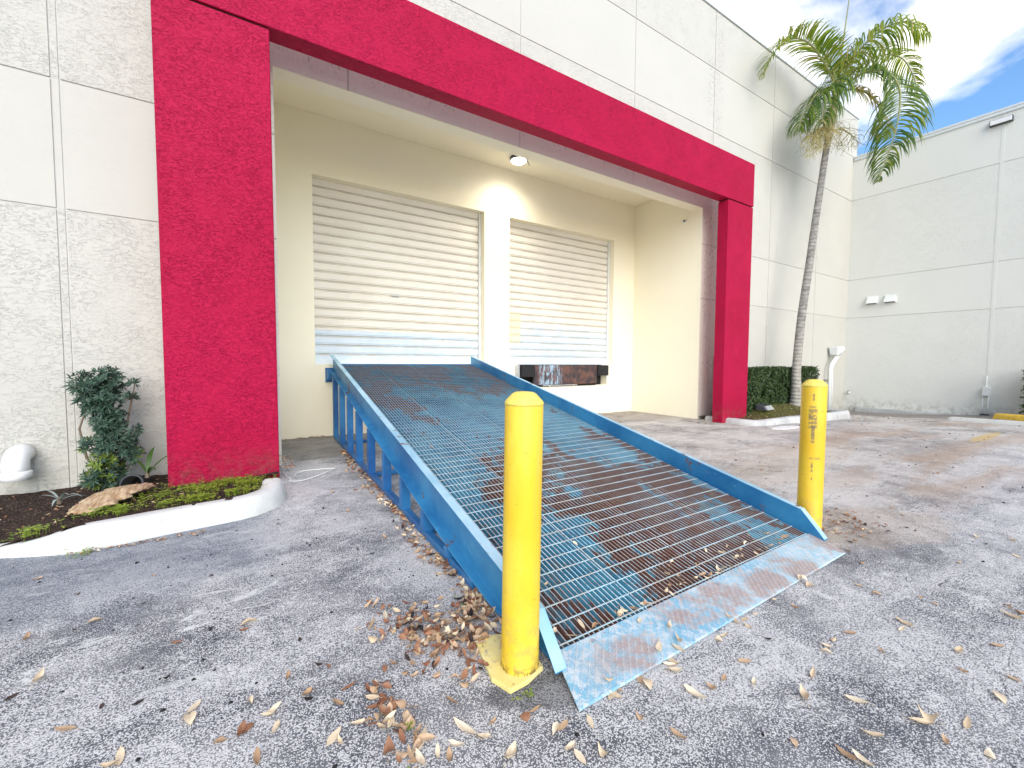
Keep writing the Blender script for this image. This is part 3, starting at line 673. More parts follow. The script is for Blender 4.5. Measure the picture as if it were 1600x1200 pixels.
bp = thing('drain_pipe_end', 'open black drain pipe end with pale rim lying by the bush', 'drain pipe', (-.83, 5.30, .08), 0)
mb = MB()
secs = []
for (r, y) in ((.085, .25), (.085, -.02), (.078, -.02), (.078, .20), (.001, .201)): secs.append([(r*cos(2*pi*k/24), y, r*sin(2*pi*k/24)) for k in range(24)])
mb.sweep(secs, caps=False); b = mb.build('pipe', m_hole, bp, True); b.rotation_euler = (R_(-14), 0, R_(-12))
mb = MB(); secs = []
for (r, y) in ((.094, -.005), (.094, -.028), (.079, -.028), (.079, -.005), (.094, -.005)): secs.append([(r*cos(2*pi*k/24), y, r*sin(2*pi*k/24)) for k in range(24)])
mb.sweep(secs, caps=False); b = mb.build('rim', m_darkgrey, bp, True); b.rotation_euler = (R_(-14), 0, R_(-12))

# ---------------------------------------------------------------- planters
def kerb(name, path, label, m, wid=.20):
    """path: (x, y, top height, bottom z)"""
    mb = MB(); P = [Vector((p[0], p[1], 0)) for p in path]; secs = []
    for i, p in enumerate(P):
        d = (P[min(i+1, len(P)-1)]-P[max(i-1, 0)]).normalized(); nrm = Vector((d.y, -d.x, 0))  # outward (right of travel)
        top, bot = path[i][2], path[i][3]; h = top
        sec = []
        for (o, z) in ((0, bot-.12), (0, bot), (-.015, bot+(top-bot)*.55), (-.03, top-.025), (-.055, top-.006), (-.09, top), (-wid+.03, top-.002), (-wid, top-.02), (-wid, bot-.12)):
            q = p+nrm*o; sec.append((q.x, q.y, z))
        secs.append(sec)
    mb.sweep(secs); o = mb.build(name, m, None, True); tag(o, label, 'kerb'); return o
def smooth_path(pts, n=8):
    out = []
    for i in range(len(pts)-1):
        p0 = pts[max(i-1, 0)]; p1 = pts[i]; p2 = pts[i+1]; p3 = pts[min(i+2, len(pts)-1)]
        for k in range(n):
            t = k/n; out.append(tuple(.5*((2*b)+(-a+c)*t+(2*a-5*b+4*c-d)*t*t+(-a+3*b-3*c+d)*t**3) for a, b, c, d in zip(p0, p1, p2, p3)))
    out.append(pts[-1]); return out
kp = smooth_path([(-2.6, 4.35, .02, 0), (-1.8, 4.12, .02, 0), (-1.32, 3.99, .045, 0), (-1.12, 3.90, .09, 0), (-.93, 3.83, .138, 0), (-.70, 3.83, .15, 0), (-.45, 3.88, .15, 0), (.03, 3.95, .15, 0), (.22, 4.06, .15, 0), (.33, 4.22, .15, 0), (.375, 4.42, .15, 0), (.385, 4.62, .14, 0), (.38, 4.72, .06, 0)], 8)
kerb('planter_kerb', kp, 'low white painted kerb round the bed at the left red column', m_kerb, .19)
kq = [(8.66, 5.60, .09, -.03), (8.62, 5.36, .09, -.03), (8.62, 4.98, .10, -.03), (8.64, 4.70, .10, -.03), (8.76, 4.50, .10, -.04), (9.1, 4.42, .10, -.05), (9.9, 4.42, .10, -.06), (11.2, 4.36, .09, -.09), (12.6, 4.40, .07, -.12), (13.25, 4.50, .05, -.14), (13.45, 4.72, .04, -.15), (13.5, 5.2, .02, -.16), (13.5, 5.7, .0, -.16)]
kq = smooth_path(kq, 6)
kerb('planter_kerb', kq, 'weathered grey kerb round the hedge bed right of the red frame', m_kerb2, .18)

def soil(name, x0, x1, y0, y1, nx, ny, inside, hz, m):
    mb = MB(); idx = {}; vs = []
    for j in range(ny+1):
        for i in range(nx+1):
            x = x0+(x1-x0)*i/nx; y = y0+(y1-y0)*j/ny
            idx[i, j] = len(vs); vs.append((x, y, hz(x, y)+.018*noise.noise(Vector((x*9, y*9, 1)))+.01*noise.noise(Vector((x*30, y*30, 5)))))
    fs = [(idx[i, j], idx[i+1, j], idx[i+1, j+1], idx[i, j+1]) for j in range(ny) for i in range(nx) if inside(x0+(x1-x0)*(i+.5)/nx, y0+(y1-y0)*(j+.5)/ny)]
    o = mb.add(vs, fs).build(name, m, None, True); tag(o, kind='structure'); return o
def front_y(path, x, inset):
    best = None
    for a, b in zip(path, path[1:]):
        if (a[0]-x)*(b[0]-x) <= 0 and abs(a[0]-b[0]) > 1e-6:
            t = (x-a[0])/(b[0]-a[0]); y = a[1]+(b[1]-a[1])*t
            best = y if best is None else min(best, y)
    return (best if best is not None else 99)+inset
def hl(x, y):
    f = front_y(kp, x, .15); t = min(1, max(0, (y-f)/1.3))
    base = .125*(1-sst(-1.1, -1.5, x))*(1-t*.75)+.02+.025
    return base-.03 if x > -1.0 else (base-.03)*sst(-1.6, -1.0, x)*.62+.012
soil('soil', -2.6, .36, 3.9, YF-.002, 74, 46, lambda x, y: y > front_y(kp, x, .10) and (x < .25 or y > 4.75) and not (x > .25 and y < 4.9), hl, m_soil)
def hr(x, y):
    return .06+.20*sst(4.5, 5.1, y)*sst(9.2, 10.2, x)*(1-sst(12.2, 13.4, x))-.12*sst(11.5, 13.5, x)
soil('soil', 8.68, 13.4, 4.5, YF-.002, 90, 26, lambda x, y: y > front_y(kq, x, .14), hr, m_soil2)

# hedges
random.seed(4)
def leaf_cloud(rects_fn, n, size, name, mats, parent, elong=2.0, wm=None):
    vs = []; fs = []; mi = []
    for i in range(n):
        p, nrm = rects_fn()
        s_ = size*random.uniform(.6, 1.3)
        d = (nrm+Vector((random.gauss(0, .7), random.gauss(0, .7), random.gauss(0, .5)+.25))).normalized()
        a = d.cross(Vector((random.gauss(0, 1), random.gauss(0, 1), random.gauss(0, 1)))).normalized(); b = d.cross(a)
        k = len(vs); a = a*s_/elong
        vs += [p, p+b*s_*.5+a*.8+d*s_*.08, p+b*s_*1.2, p+b*s_*.5-a*.8+d*s_*.08]; fs.append((k, k+1, k+2, k+3)); mi.append(0 if wm is None else wm(p))
    return raw(name, vs, fs, mats, parent, mi)
def hedge(name, x0, x1, y0, y1, z0, z1, label, n, size=.035):
    h = thing(name, label, 'hedge', ((x0+x1)/2, (y0+y1)/2, z0)); c = Vector(h.location)
    def f():
        x = random.uniform(x0, x1); y = random.uniform(y0, y1); z = random.uniform(z0, z1)
        k = random.random(); dep = abs(random.gauss(0, .045))
        if k < .5: y = y0+dep; n_ = Vector((0, -1, 0))
        elif k < .72: z = z1-dep; n_ = Vector((0, 0, 1))
        elif k < .8: x = x0+dep; n_ = Vector((-1, 0, 0))
        elif k < .88: x = x1-dep; n_ = Vector((1, 0, 0))
        else: n_ = Vector((random.gauss(0, 1), random.gauss(0, 1), .3))
        b = .05*noise.noise(Vector((x*2.2, y*2.2, z*2.2)))+.03*noise.noise(Vector((x*7, y*7, z*7)))
        if noise.noise(Vector((x*5.5+9, y*5.5, z*5.5))) < -.22 and k < .5: y += .10
        return Vector((x, y, z))+n_.normalized()*b-c, n_
    leaf_cloud(f, n, size, 'foliage', m_hedge, h)
    mb = MB()
    k = int((x1-x0)/.28)
    for i in range(k):
        x = x0+(i+.5)*(x1-x0)/k+random.uniform(-.06, .06); y = (y0+y1)/2+random.uniform(-.08, .08)
        for q in range(4):
            mb.tube([Vector((x, y, z0-.05))-c, Vector((x+random.uniform(-.1, .1), y+random.uniform(-.12, .1), z0+.4))-c, Vector((x+random.uniform(-.2, .2), y+random.uniform(-.2, .2), z1-.12))-c], [.014, .009, .004], 5)
    mb.build('stems', m_twig, h, True)
    # a leafy inner mass keeps the wall behind from showing through
    def f2():
        x = random.uniform(x0+.06, x1-.06); y = random.uniform(y0+.1, y1-.05); z = random.uniform(z0+.1, z1-.06)
        return Vector((x, y, z))-c, Vector((0, -1, .3))
    leaf_cloud(f2, int(n*.30), size*2.1, 'inner_foliage', m_hedge, h, 1.5)
hedge('hedge', 9.55, 12.95, 5.14, 5.66, .12, 1.14, 'dense clipped green hedge behind the palm trunk', 26000)
hedge('hedge', 15.3, 16.2, 1.05, 1.95, .02, 1.12, 'clipped hedge cut off by the right edge of the photo', 9000)

# ---------------------------------------------------------------- palm
palm = thing('palm_tree', 'slender leaning palm with drooping fronds growing from the hedge bed', 'palm tree', (11.5, 5.03, .2))
PO = Vector((11.5, 5.03, .2))
T_ = [(11.50,5.02,.12),(11.46,5.0,.34),(11.42,5.0,.9),(11.44,5.0,1.37),(11.51,5.0,1.99),(11.62,5.0,2.62),(11.83,4.98,3.71),(11.98,4.96,4.65),(12.12,4.94,5.43),(12.25,4.91,6.29),(12.33,4.89,6.75)]
Tr = [.20,.135,.10,.094,.09,.088,.083,.078,.073,.070,.072]
tp = smooth_path([(*p, r) for p, r in zip(T_, Tr)], 8)
mb = MB(); mb.tube([Vector(p[:3])-PO for p in tp], [p[3] for p in tp], 16); mb.build('trunk', m_trunk, palm, True)
cs = smooth_path([(12.33,4.89,6.72,.080),(12.36,4.88,6.95,.098),(12.44,4.85,7.38,.088),(12.52,4.83,7.85,.065),(12.56,4.82,8.15,.045)], 6)
mb = MB(); mb.tube([Vector(p[:3])-PO for p in cs], [p[3] for p in cs], 14); mb.build('crownshaft', m_shaft, palm, True)
def frond(pts, lmax, droop, mats, seed, dens=.032, wleaf=.036, twist=0.0, skip=.1):
    lmax *= 1.22; wleaf = .029
    random.seed(seed)
    pp = smooth_path(pts, 12); P = [Vector(p) for p in pp]
    L_ = [0]
    for a, b in zip(P, P[1:]): L_.append(L_[-1]+(b-a).length)
    tot = L_[-1]
    mb = MB(); mb.tube([p-PO for p in P], [.022*(1-.85*l/tot)+.003 for l in L_], 6); fo_ = mb.build('frond', m_rachis, palm, True)
    vs = []; fs = []; mi = []
    s_ = tot*skip; i = 0
    while s_ < tot:
        while i < len(L_)-2 and L_[i+1] < s_: i += 1
        t = (s_-L_[i])/(L_[i+1]-L_[i]); p = P[i].lerp(P[i+1], t); d = (P[i+1]-P[i]).normalized()
        f = s_/tot; ll = lmax*(sin(pi*min(1, (f*.86+.14)))**.6)*random.uniform(.85, 1.08)
        side = d.cross(Vector((0, 0, 1)));
        if side.length < .15: side = d.cross(Vector((.3, 1, 0)))
        side.normalize(); upn = side.cross(d).normalized()
        for sg in (-1, 1):
            if random.random() < .05: continue
            lift = random.uniform(.05, .5)
            dr = (side*sg*cos(lift+twist)+upn*sin(lift+twist)+d*random.uniform(.35, .75)).normalized()
            q = p.copy(); wv = dr.cross(upn).normalized() if abs(dr.dot(upn)) < .98 else d
            k = len(vs); n = 6; step = ll/n; cur = dr.copy(); m_ = 1 if random.random() < .12 else 0
            for j in range(n+1):
                wd = wleaf*(1 if 0 < j < n-1 else (.45 if j == 0 else (.6 if j == n-1 else .03)))
                vs += [q-wv*wd*.5-PO, q+wv*wd*.5-PO]
                cur = (cur+Vector((random.gauss(0, .03), random.gauss(0, .03), -droop*(.10+.16*j)*random.uniform(.7, 1.3)))).normalized()
                q = q+cur*step
            for j in range(n): fs.append((k+2*j, k+2*j+1, k+2*j+3, k+2*j+2)); mi.append(m_)
        s_ += dens*random.uniform(.8, 1.2)
    lf = raw('leaflets', vs, fs, mats, None, mi); lf.parent = fo_
    return fo_
G_ = [m_palm, m_palmdry]; Dk = [m_palmdk, m_palm]; Yl = [m_palmdry, m_palm]
frond([(12.5,4.83,8.0),(12.02,4.96,8.52),(11.4,5.03,8.72),(10.85,5.12,8.62),(10.35,5.24,8.2),(10.12,5.35,7.62)], .62, .55, G_, 1, twist=.35)
frond([(12.5,4.83,8.0),(12.32,4.87,8.35),(12.02,4.92,8.66),(11.75,4.97,8.86)], .50, .25, G_, 2, twist=.5)
frond([(12.56,4.79,8.0),(12.52,4.51,8.5),(12.52,4.05,8.80),(12.58,3.66,8.80),(12.66,3.36,8.55),(12.68,3.20,8.3)], .80, 1.5, G_, 3)
frond([(12.6,4.79,8.0),(13.2,4.62,8.6),(13.85,4.38,8.98),(14.45,4.15,8.98),(14.75,3.98,8.5),(14.8,3.9,8.0)], .66, 1.0, G_, 4)
frond([(12.6,4.77,7.95),(12.56,4.32,8.05),(12.5,3.90,7.85),(12.36,3.58,7.25),(12.05,3.5,6.35),(11.74,3.56,5.6),(11.56,3.62,5.1)], .80, .8, Dk, 5, dens=.034, wleaf=.034)
frond([(12.6,4.76,7.9),(12.62,4.38,7.72),(12.66,4.08,7.32),(12.66,3.95,6.85),(12.55,3.9,6.4)], .60, .9, Yl, 6)
frond([(12.54,4.83,7.95),(12.0,4.87,7.80),(11.55,4.93,7.45),(11.2,4.98,6.95),(11.1,5.0,6.6)], .78, 1.2, Dk, 7, wleaf=.034)
frond([(12.5,4.81,7.95),(12.2,4.75,8.0),(11.8,4.68,7.65),(11.5,4.66,7.1),(11.4,4.66,6.7)], .8, 1.2, Dk, 8, wleaf=.034)
frond([(12.6,4.79,8.05),(13.1,4.85,8.75),(13.7,4.78,9.25),(14.3,4.55,9.45),(14.8,4.3,9.3)], .58, .8, G_, 9)
0 and frond([(12.6,4.7,7.95),(12.9,4.3,8.2),(13.2,3.9,8.1),(13.35,3.6,7.6),(13.3,3.45,7.0)], .62, .9, Dk, 10)
mb = MB(); mb.tube([Vector(p)-PO for p in [(12.55,4.82,8.0),(12.67,4.80,9.0),(12.80,4.77,9.9),(12.92,4.75,10.8)]], [.028, .02, .014, .006], 6); mb.build('spear_leaf', m_rachis, palm, True)
random.seed(12)
def infl(end, n, sc):
    mb = MB(); b0 = Vector((12.30, 4.85, 6.90))-PO; e = Vector(end)-PO
    mid = b0.lerp(e, .5)+Vector((0, 0, .12)); mb.tube([b0, mid, e], [.018, .014, .008], 6)
    for i in range(n):
        t = random.uniform(.25, 1); p = b0.lerp(e, t)+Vector((0, 0, .12*sin(pi*t)))
        d = Vector((random.gauss(0, 1), random.gauss(0, .8), random.gauss(-.5, .7))).normalized(); pts = [p]
        for k in range(5):
            d = (d+Vector((random.gauss(0, .35), random.gauss(0, .35), -.15))).normalized(); pts.append(pts[-1]+d*sc*random.uniform(.06, .1))
        mb.tube(pts, [.006, .005, .005, .004, .004, .003], 3)
        for k in range(5):
            q = pts[random.randint(2, 5)]; d2 = Vector((random.gauss(0, 1), random.gauss(0, 1), random.gauss(0, 1))).normalized()
            mb.tube([q, q+d2*.09*sc, q+d2*.12*sc+Vector((0, 0, -.05))], .003, 3)
    mb.build('flower_stalk', m_infl, palm)
infl((11.55, 4.80, 6.62), 60, 1.3); infl((12.75, 4.5, 6.72), 26, 1.1); infl((11.15, 4.9, 6.35), 22, 1.2)

# ---------------------------------------------------------------- podocarp bush and small plants
random.seed(21)
bush = thing('podocarp_bush', 'tall narrow dark green bush with needle-like leaves against the left wall', 'bush', (-1.0, 5.42, .05)); BO = Vector((-1.0, 5.42, .05))
mb = MB(); tips = []
cl = [(-1.15,1.03,.09,.11),(-1.02,1.07,.10,.10),(-.91,1.05,.09,.11),(-1.10,.86,.10,.13),(-.96,.88,.11,.14),(-1.02,.68,.09,.13),(-.91,.66,.10,.13),(-.95,.48,.11,.13),(-.97,.30,.13,.12),(-1.10,.16,.10,.10),(-.93,.16,.13,.10),(-.83,.44,.08,.11),(-.78,.90,.05,.04),(-.75,1.03,.04,.03),(-1.14,.50,.04,.08),(-.76,.58,.04,.05),(-.77,.34,.06,.07)]
vs = []; fs = []; mi = []
def rosette(c, ax, n, ln, m_, wd=.0075):
    a = ax.cross(Vector((.3, .9, .2))).normalized(); b = ax.cross(a)
    for k in range(n):
        an = 2*pi*k/n+random.uniform(-.3, .3); el = random.uniform(.1, 1.0)
        d = ((a*cos(an)+b*sin(an))*cos(el)+ax*sin(el)).normalized(); s_ = d.cross(ax).normalized(); l = ln*random.uniform(.6, 1.1)
        k0 = len(vs); vs.extend([c, c+d*l*.5+s_*wd, c+d*l-Vector((0, 0, l*.12)), c+d*l*.5-s_*wd]); fs.append((k0, k0+1, k0+2, k0+3)); mi.append(m_)
for (x, z, r, rz_) in cl:
    x = x-.05 if x > -1.0 else x; r *= .88
    cnt = int(1300*r*rz_*5.2)
    stem = [Vector((-.98, 5.45, 0))-BO+Vector((0,0,.05)), Vector(((x-.98)/2, 5.44, z*.5))-BO, Vector((x, 5.42, z))-BO]
    stem[1].x = (x-.98)/2-BO.x
    mb.tube(stem, [.014, .009, .004], 5)
    for i in range(cnt):
        p = Vector((random.gauss(0, .5), random.gauss(0, .5), random.gauss(0, .5)))
        if p.length > 1.15: p *= .9/p.length
        q = Vector((x+p.x*r, 5.40+p.y*.16, z+p.z*rz_))-BO
        if q.y+BO.y > YF-.04: q.y = YF-.05-BO.y
        ax = (p+Vector((0, -.3, .5))).normalized()
        lo = (z < .35 or (x < -1.1 and z < .7)) and random.random() < .35
        rosette(q, ax, 8, .062, 1 if lo else 0)
mb.tube([Vector((-1.0,5.45,0.05))-BO, Vector((-1.16,5.42,.35))-BO, Vector((-1.2,5.42,.62))-BO, Vector((-1.12,5.42,.9))-BO], [.013, .012, .01, .005], 6)
mb.build('stems', m_twig, bush, True)
raw('foliage', vs, fs, [m_bush, m_bushlt], bush, mi)

def strap_plant(name, loc, blades, label, m, cat='plant'):
    o = thing(name, label, cat, loc); vs = []; fs = []
    for (az, ln, el, wd) in blades:
        p = Vector((0, 0, 0)); k = len(vs); n = 8
        for j in range(n+1):
            e = el-(j/n)**1.4*1.5; d = Vector((cos(az)*cos(e), sin(az)*cos(e), sin(e))); s_ = Vector((-sin(az), cos(az), 0)); w_ = wd*sin(pi*min(.97, .12+.88*j/n))
            vs += [p-s_*w_, p+s_*w_]; p = p+d*ln/n
        for j in range(n): fs.append((k+2*j, k+2*j+1, k+2*j+3, k+2*j+2))
    lf = raw('leaves', vs, fs, m, o, smooth=True)
    mb = MB(); mb.tube([(0, 0, -.03), (0, 0, .03)], [.02, .012], 6); mb.build('crown', m_twig, o)
    return o
strap_plant('seedling_palm', (-.72, 5.30, .16), [(0, .42, 1.0, .022), (.5, .46, .9, .016), (-.5, .40, .7, .014), (2.6, .28, 1.2, .018), (1.4, .35, 1.3, .02), (-1.2, .3, .8, .012), (3.6, .24, .8, .013)], 'young arching strap-leaved plant between the bush and red column', m_strap)
strap_plant('spider_plant', (-1.27, 5.10, .06), [(2.4, .20, .9, .010), (-.6, .22, .7, .012), (-1.6, .18, .5, .012), (3.1, .15, .9, .01), (.3, .2, .4, .01), (-1.0, .2, .9, .01)], 'small grey-green strappy plant on the dark mulch left of the bush', m_strapgrey)

# dry palm husk lying in the left bed
hv = []; hf = []
nx, ny = 26, 7; ctrl = smooth_path([(-1.02, 4.33, .12), (-.93, 4.48, .14), (-.82, 4.70, .17), (-.70, 4.92, .14), (-.62, 5.02, .10)], 7)
for i in range(nx):
    c = Vector(ctrl[i]); d = (Vector(ctrl[min(i+1, len(ctrl)-1)])-Vector(ctrl[max(i-1, 0)])).normalized(); s_ = Vector((d.y, -d.x, 0)).normalized()
    wd = .15*sin(pi*(i+.6)/(nx+.4))**.6
    for j in range(ny):
        t = j/(ny-1)*2-1; q = c+s_*t*wd*(1.0+.35*noise.noise(Vector((i*.6, t, 2))))+Vector((0, 0, .022*(1-t*t)+.012*noise.noise(Vector((i*.5, j*.9, 0)))+.01*noise.noise(Vector((i*1.7, j*1.9, 4)))))
        hv.append(q)
for i in range(nx-1):
    for j in range(ny-1): hf.append((i*ny+j, i*ny+j+1, (i+1)*ny+j+1, (i+1)*ny+j))
hk = raw('palm_husk', hv, hf, m_husk, smooth=True); tag(hk, 'tan dried palm sheath lying on the mulch beside the kerb', 'dead leaf'); s__ = hk.modifiers.new('s', 'SOLIDIFY'); s__.thickness = .012

# weeds: low three-part leaves
random.seed(31)
def weeds(name, spots, label, n_each, hfun, size=.017):
    vs = []; fs = []
    for (x, y, rx, ry, n) in spots:
        for i in range(n):
            px, py = random.gauss(x, rx*.5), random.gauss(y, ry*.5)
            if noise.noise(Vector((px*6, py*6, 3))) < -.05 and random.random() < .85: continue
            z0 = hfun(px, py); h = random.uniform(.01, .05)*(size/.017)
            c = Vector((px, py, z0+h))
            for k in range(3):
                a = 2*pi*k/3+random.random(); l = size*random.uniform(.7, 1.3); d = Vector((cos(a), sin(a), random.uniform(-.2, .4))); s_ = Vector((-sin(a), cos(a), 0))*l*.45
                k0 = len(vs); vs += [c, c+d*l*.6+s_, c+d*l, c+d*l*.6-s_]; fs.append((k0, k0+1, k0+2, k0+3))
            k0 = len(vs); vs += [Vector((px-.001, py, z0-.01)), Vector((px+.001, py, z0-.01)), c]; fs.append((k0, k0+1, k0+2))
    o = raw(name, vs, fs, m_weed); tag(o, label, 'weeds', kind='stuff'); return o
weeds('ground_cover', [(-.50, 4.62, .30, .22, 230), (-.3, 4.75, .28, .3, 330), (-.05, 4.75, .25, .3, 330), (.12, 4.60, .12, .3, 200), (-.72, 4.22, .2, .10, 160), (-.4, 4.2, .3, .12, 220), (-.1, 4.25, .25, .12, 200), (-1.15, 4.15, .16, .14, 120)], 'bright green clover-like weeds in front of the left red column', 0, hl)
weeds('ground_cover', [(9.9, 4.85, .6, .25, 380), (10.6, 4.95, .6, .25, 380), (11.3, 4.75, .5, .2, 160)], 'sparse green weeds under the hedge in the right bed', 0, hr)
weeds('ground_cover', [(-.86, 3.77, .12, .05, 60), (-.95, 3.74, .05, .03, 20)], 'thin strip of yellow-green weeds at the foot of the left kerb', 0, lambda x, y: 0.0, .012)
weeds('ground_cover', [(.47, 1.36, .012, .03, 26), (.96, 1.95, .02, .09, 40), (.42, 1.20, .015, .02, 14), (.88, 1.26, .05, .02, 12)], 'tiny green weeds sprouting from cracks beside the ramp', 0, lambda x, y: 0.0, .007)

# black floodlight in right bed
fl = thing('floodlight', 'black ground floodlight beside the right red column', 'floodlight', (9.95, 4.98, .17), R_(8))
mb = MB(); mb.hexa([(-.2, -.13, .03), (.2, -.13, .03), (.2, .12, .03), (-.2, .12, .03)], [(-.2, -.05, .14), (.2, -.05, .14), (.2, .12, .16), (-.2, .12, .16)]); mb.build('housing', m_darkgrey, fl, bevel=.015)
mb = MB(); mb.hexa([(-.18, -.145, .05), (.18, -.145, .05), (.18, -.118, .045), (-.18, -.118, .045)], [(-.18, -.078, .135), (.18, -.078, .135), (.18, -.058, .13), (-.18, -.058, .13)]); mb.build('glass', m_steel, fl)
mb = MB(); mb.box(-.03, .03, -.03, .03, -.08, .03); mb.build('stake', m_darkgrey, fl)

# ---------------------------------------------------------------- ramp
RL0, RL1 = Vector((1.085, 1.33)), Vector((1.395, 7.62)); RR0, RR1 = Vector((3.385, 1.345)), Vector((3.965, 7.62))
def zG(y): return .045+.1848*(y-1.36)
def xl(y): return RL0.x+(RL1.x-RL0.x)*(y-RL0.y)/(RL1.y-RL0.y)
def xr(y): return RR0.x+(RR1.x-RR0.x)*(y-RR0.y)/(RR1.y-RR0.y)
ramp = thing('loading_ramp', 'long sloping blue steel loading ramp with rusty grating deck', 'ramp', (2.3, 1.3, 0)); ro_ = (2.3, 1.3, 0)
YE = 7.60
NB = 19
for p in range(4):     # four lengthwise grating panels
    mb = MB(); random.seed(50+p)
    for i in range(NB):
        u = (p+(i+.5)/NB)/4
        if i == 0: u = (p+.012)/4
        j1 = random.uniform(-.0012, .0012); th = .0058 if i else .008
        ys = [1.345+(YE-1.345)*k/6 for k in range(7)]
        secs = []
        for y in ys:
            x = xl(y)+.012+(xr(y)-xl(y)-.024)*u+j1+random.uniform(-.0012, .0012); z = zG(y)
            secs.append([(x-th/2, y, z-.033), (x+th/2, y, z-.033), (x+th/2, y, z), (x-th/2, y, z)])
        k0 = len(mb.mi); mb.sweep(secs)
        for q in range(6): mb.mi[k0+q*4+2] = 1
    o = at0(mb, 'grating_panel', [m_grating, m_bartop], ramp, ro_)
    mb = MB(); y = 1.372
    while y < YE:
        a = xl(y)+.012+(xr(y)-xl(y)-.024)*p/4+.004; b = xl(y)+.012+(xr(y)-xl(y)-.024)*(p+1)/4-.004
        mb.bar((a, y+random.uniform(-.002, .002), zG(y)+.001), (b, y+random.uniform(-.002, .002), zG(y)+.001), .004, .005)
        y += .1016
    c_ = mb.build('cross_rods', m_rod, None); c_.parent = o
def rail(side):
    X = xl if side < 0 else xr
    st = [(1.262, .040, .012), (1.30, .082, .012), (1.42, .205, .012), (1.46, .213, .012), (1.80, None, .012)]
    for k in range(1, 13): st.append((1.80+(7.66-1.80)*k/12, None, None))
    secs = []
    for (y, tz, bz) in st:
        top = tz if tz is not None else zG(y)+.150; bot = bz if bz is not None else max(.012, zG(y)-.115)
        ft = min(.009, (top-bot)*.3); x = X(y); F_ = .058 if side < 0 else .05
        Fb = .012+(F_)*sst(1.5, 2.0, y); sec = [(0, top), (F_, top), (F_, top-ft), (.008, top-ft), (.008, bot+ft), (Fb, bot+ft), (Fb, bot), (0, bot)]
        secs.append([(x+side*o, y, z) for o, z in sec])
    mb = MB(); mb.sweep(secs)
    for i in range(len(secs)-1): mb.mi[i*8] = 1
    o = at0(mb, 'side_rail', [m_rail, m_railtop], ramp, ro_, bevel=.0015, segs=1)
    # bottom chord lying on the asphalt
    mb = MB(); mb.bar((X(2.04)+side*.032, 2.04, .030), (X(7.32)+side*.032, 7.32, .030), .05, .05); at0(mb, 'bottom_chord', m_frame, ramp, ro_, bevel=.003)
    for y in (7.20, 6.54, 5.90, 5.28, 4.62, 3.96, 3.36, 2.82, 2.36, 2.0):
        x = X(y)+side*.032; zt = zG(y)-.116
        if zt < .07: continue
        mb = MB()     # angle iron post
        mb.box(x-.034, x+.034, y-.004, y+.004, .055, zt); mb.box(x+side*.034-.004, x+side*.034+.004, y+.004, y+.062, .055, zt); at0(mb, 'post', m_frame, ramp, ro_)
    mb = MB(); mb.box(X(7.45)+side*.06-.045, X(7.45)+side*.06+.045, 7.5, 7.655, .95, 1.10); mb.box(X(7.45)+side*.06-.06, X(7.45)+side*.06+.06, 7.645, 7.663, .90, 1.14); at0(mb, 'wall_bracket', m_frame, ramp, ro_, bevel=.006)
rail(-1); rail(1)
for y in (6.72, 4.66, 2.9):
    mb = MB(); mb.bar((xl(y)+.0, y, .032), (xr(y)-.0, y, .032), .045, .045); at0(mb, 'ground_tie', m_frame, ramp, ro_, bevel=.003)
for k in range(11):
    y = 2.05+k*.54
    if y > 7.55: break
    mb = MB(); z = zG(y)-.039
    mb.bar((xl(y)+.001, y, z-.004), (xr(y)-.001, y, z-.004), .05, .006, Vector((0, -.18, 1))); mb.bar((xl(y)+.001, y+.02, z-.035), (xr(y)-.001, y+.02, z-.035), .006, .052); at0(mb, 'cross_member', m_frame, ramp, ro_)
mb = MB(); mb.bar((xl(7.60)+.01, 7.605, 1.185), (xr(7.60)-.01, 7.605, 1.185), .012, .045); at0(mb, 'head_angle', m_frame, ramp, ro_)
# checker plate
mb = MB()
A = [(1.004, 1.101), (3.345, 1.126), (3.392, 1.366), (1.088, 1.350)]
bot = [(*A[0], .004), (*A[1], .004), (*A[2], .038), (*A[3], .038)]; top = [(A[0][0], A[0][1]+.004, .013), (A[1][0], A[1][1]+.004, .013), (*A[2], .049), (*A[3], .049)]
mb.hexa(bot, top); at0(mb, 'checker_plate', m_plate, ramp, ro_, bevel=.002, segs=1)

# ---------------------------------------------------------------- bollards
def bollard(name, loc, h, r, m, label, tilt=(0, 0)):
    o = thing(name, label, 'bollard', loc, 0, 'yellow bollards at the foot of the ramp'); o.rotation_euler = (tilt[0], tilt[1], 0)
    mb = MB(); mb.lathe([(r+.004, -.02), (r+.004, .012), (r, .02), (r, h*.5), (r, h-.055), (r-.001, h-.050)], 48); mb.build('pipe', m, o, True)
    mb = MB(); mb.lathe([(r+.0008, h-.056), (r+.001, h-.046), (r*.95, h-.037), (r*.62, h-.010), (r*.45, h-.004), (r*.2, h-.002), (.001, h-.001)], 48); mb.build('domed_cap', m_yelcap, o, True)
    return o
m_yelcap = flat('yellow_cap_mortar', (.80, .62, .12), .7, 0, .12, 25, .006, bscale=40)
bollard('bollard', (.957, 1.412, 0), 1.135, .077, m_yel1, 'cleaner yellow bollard in front of the ramp, on a painted pad', (0, R_(.75)))
bollard('bollard', (3.585, 1.445, 0), 1.135, .080, m_yel2, 'scuffed yellow bollard with dark scrapes beside the right ramp rail')
mb = MB(); C_ = (.985, 1.50)
pp_ = [(.842, 1.312), (.80, 1.45), (.755, 1.60), (.775, 1.70), (.88, 1.715), (1.0, 1.70), (1.055, 1.62), (1.06, 1.45), (1.03, 1.33), (.93, 1.30)]
pp_ = [(.845, 1.308), (.815, 1.40), (.868, 1.635), (.90, 1.66), (1.03, 1.60), (1.055, 1.45), (1.03, 1.345), (.93, 1.312)]
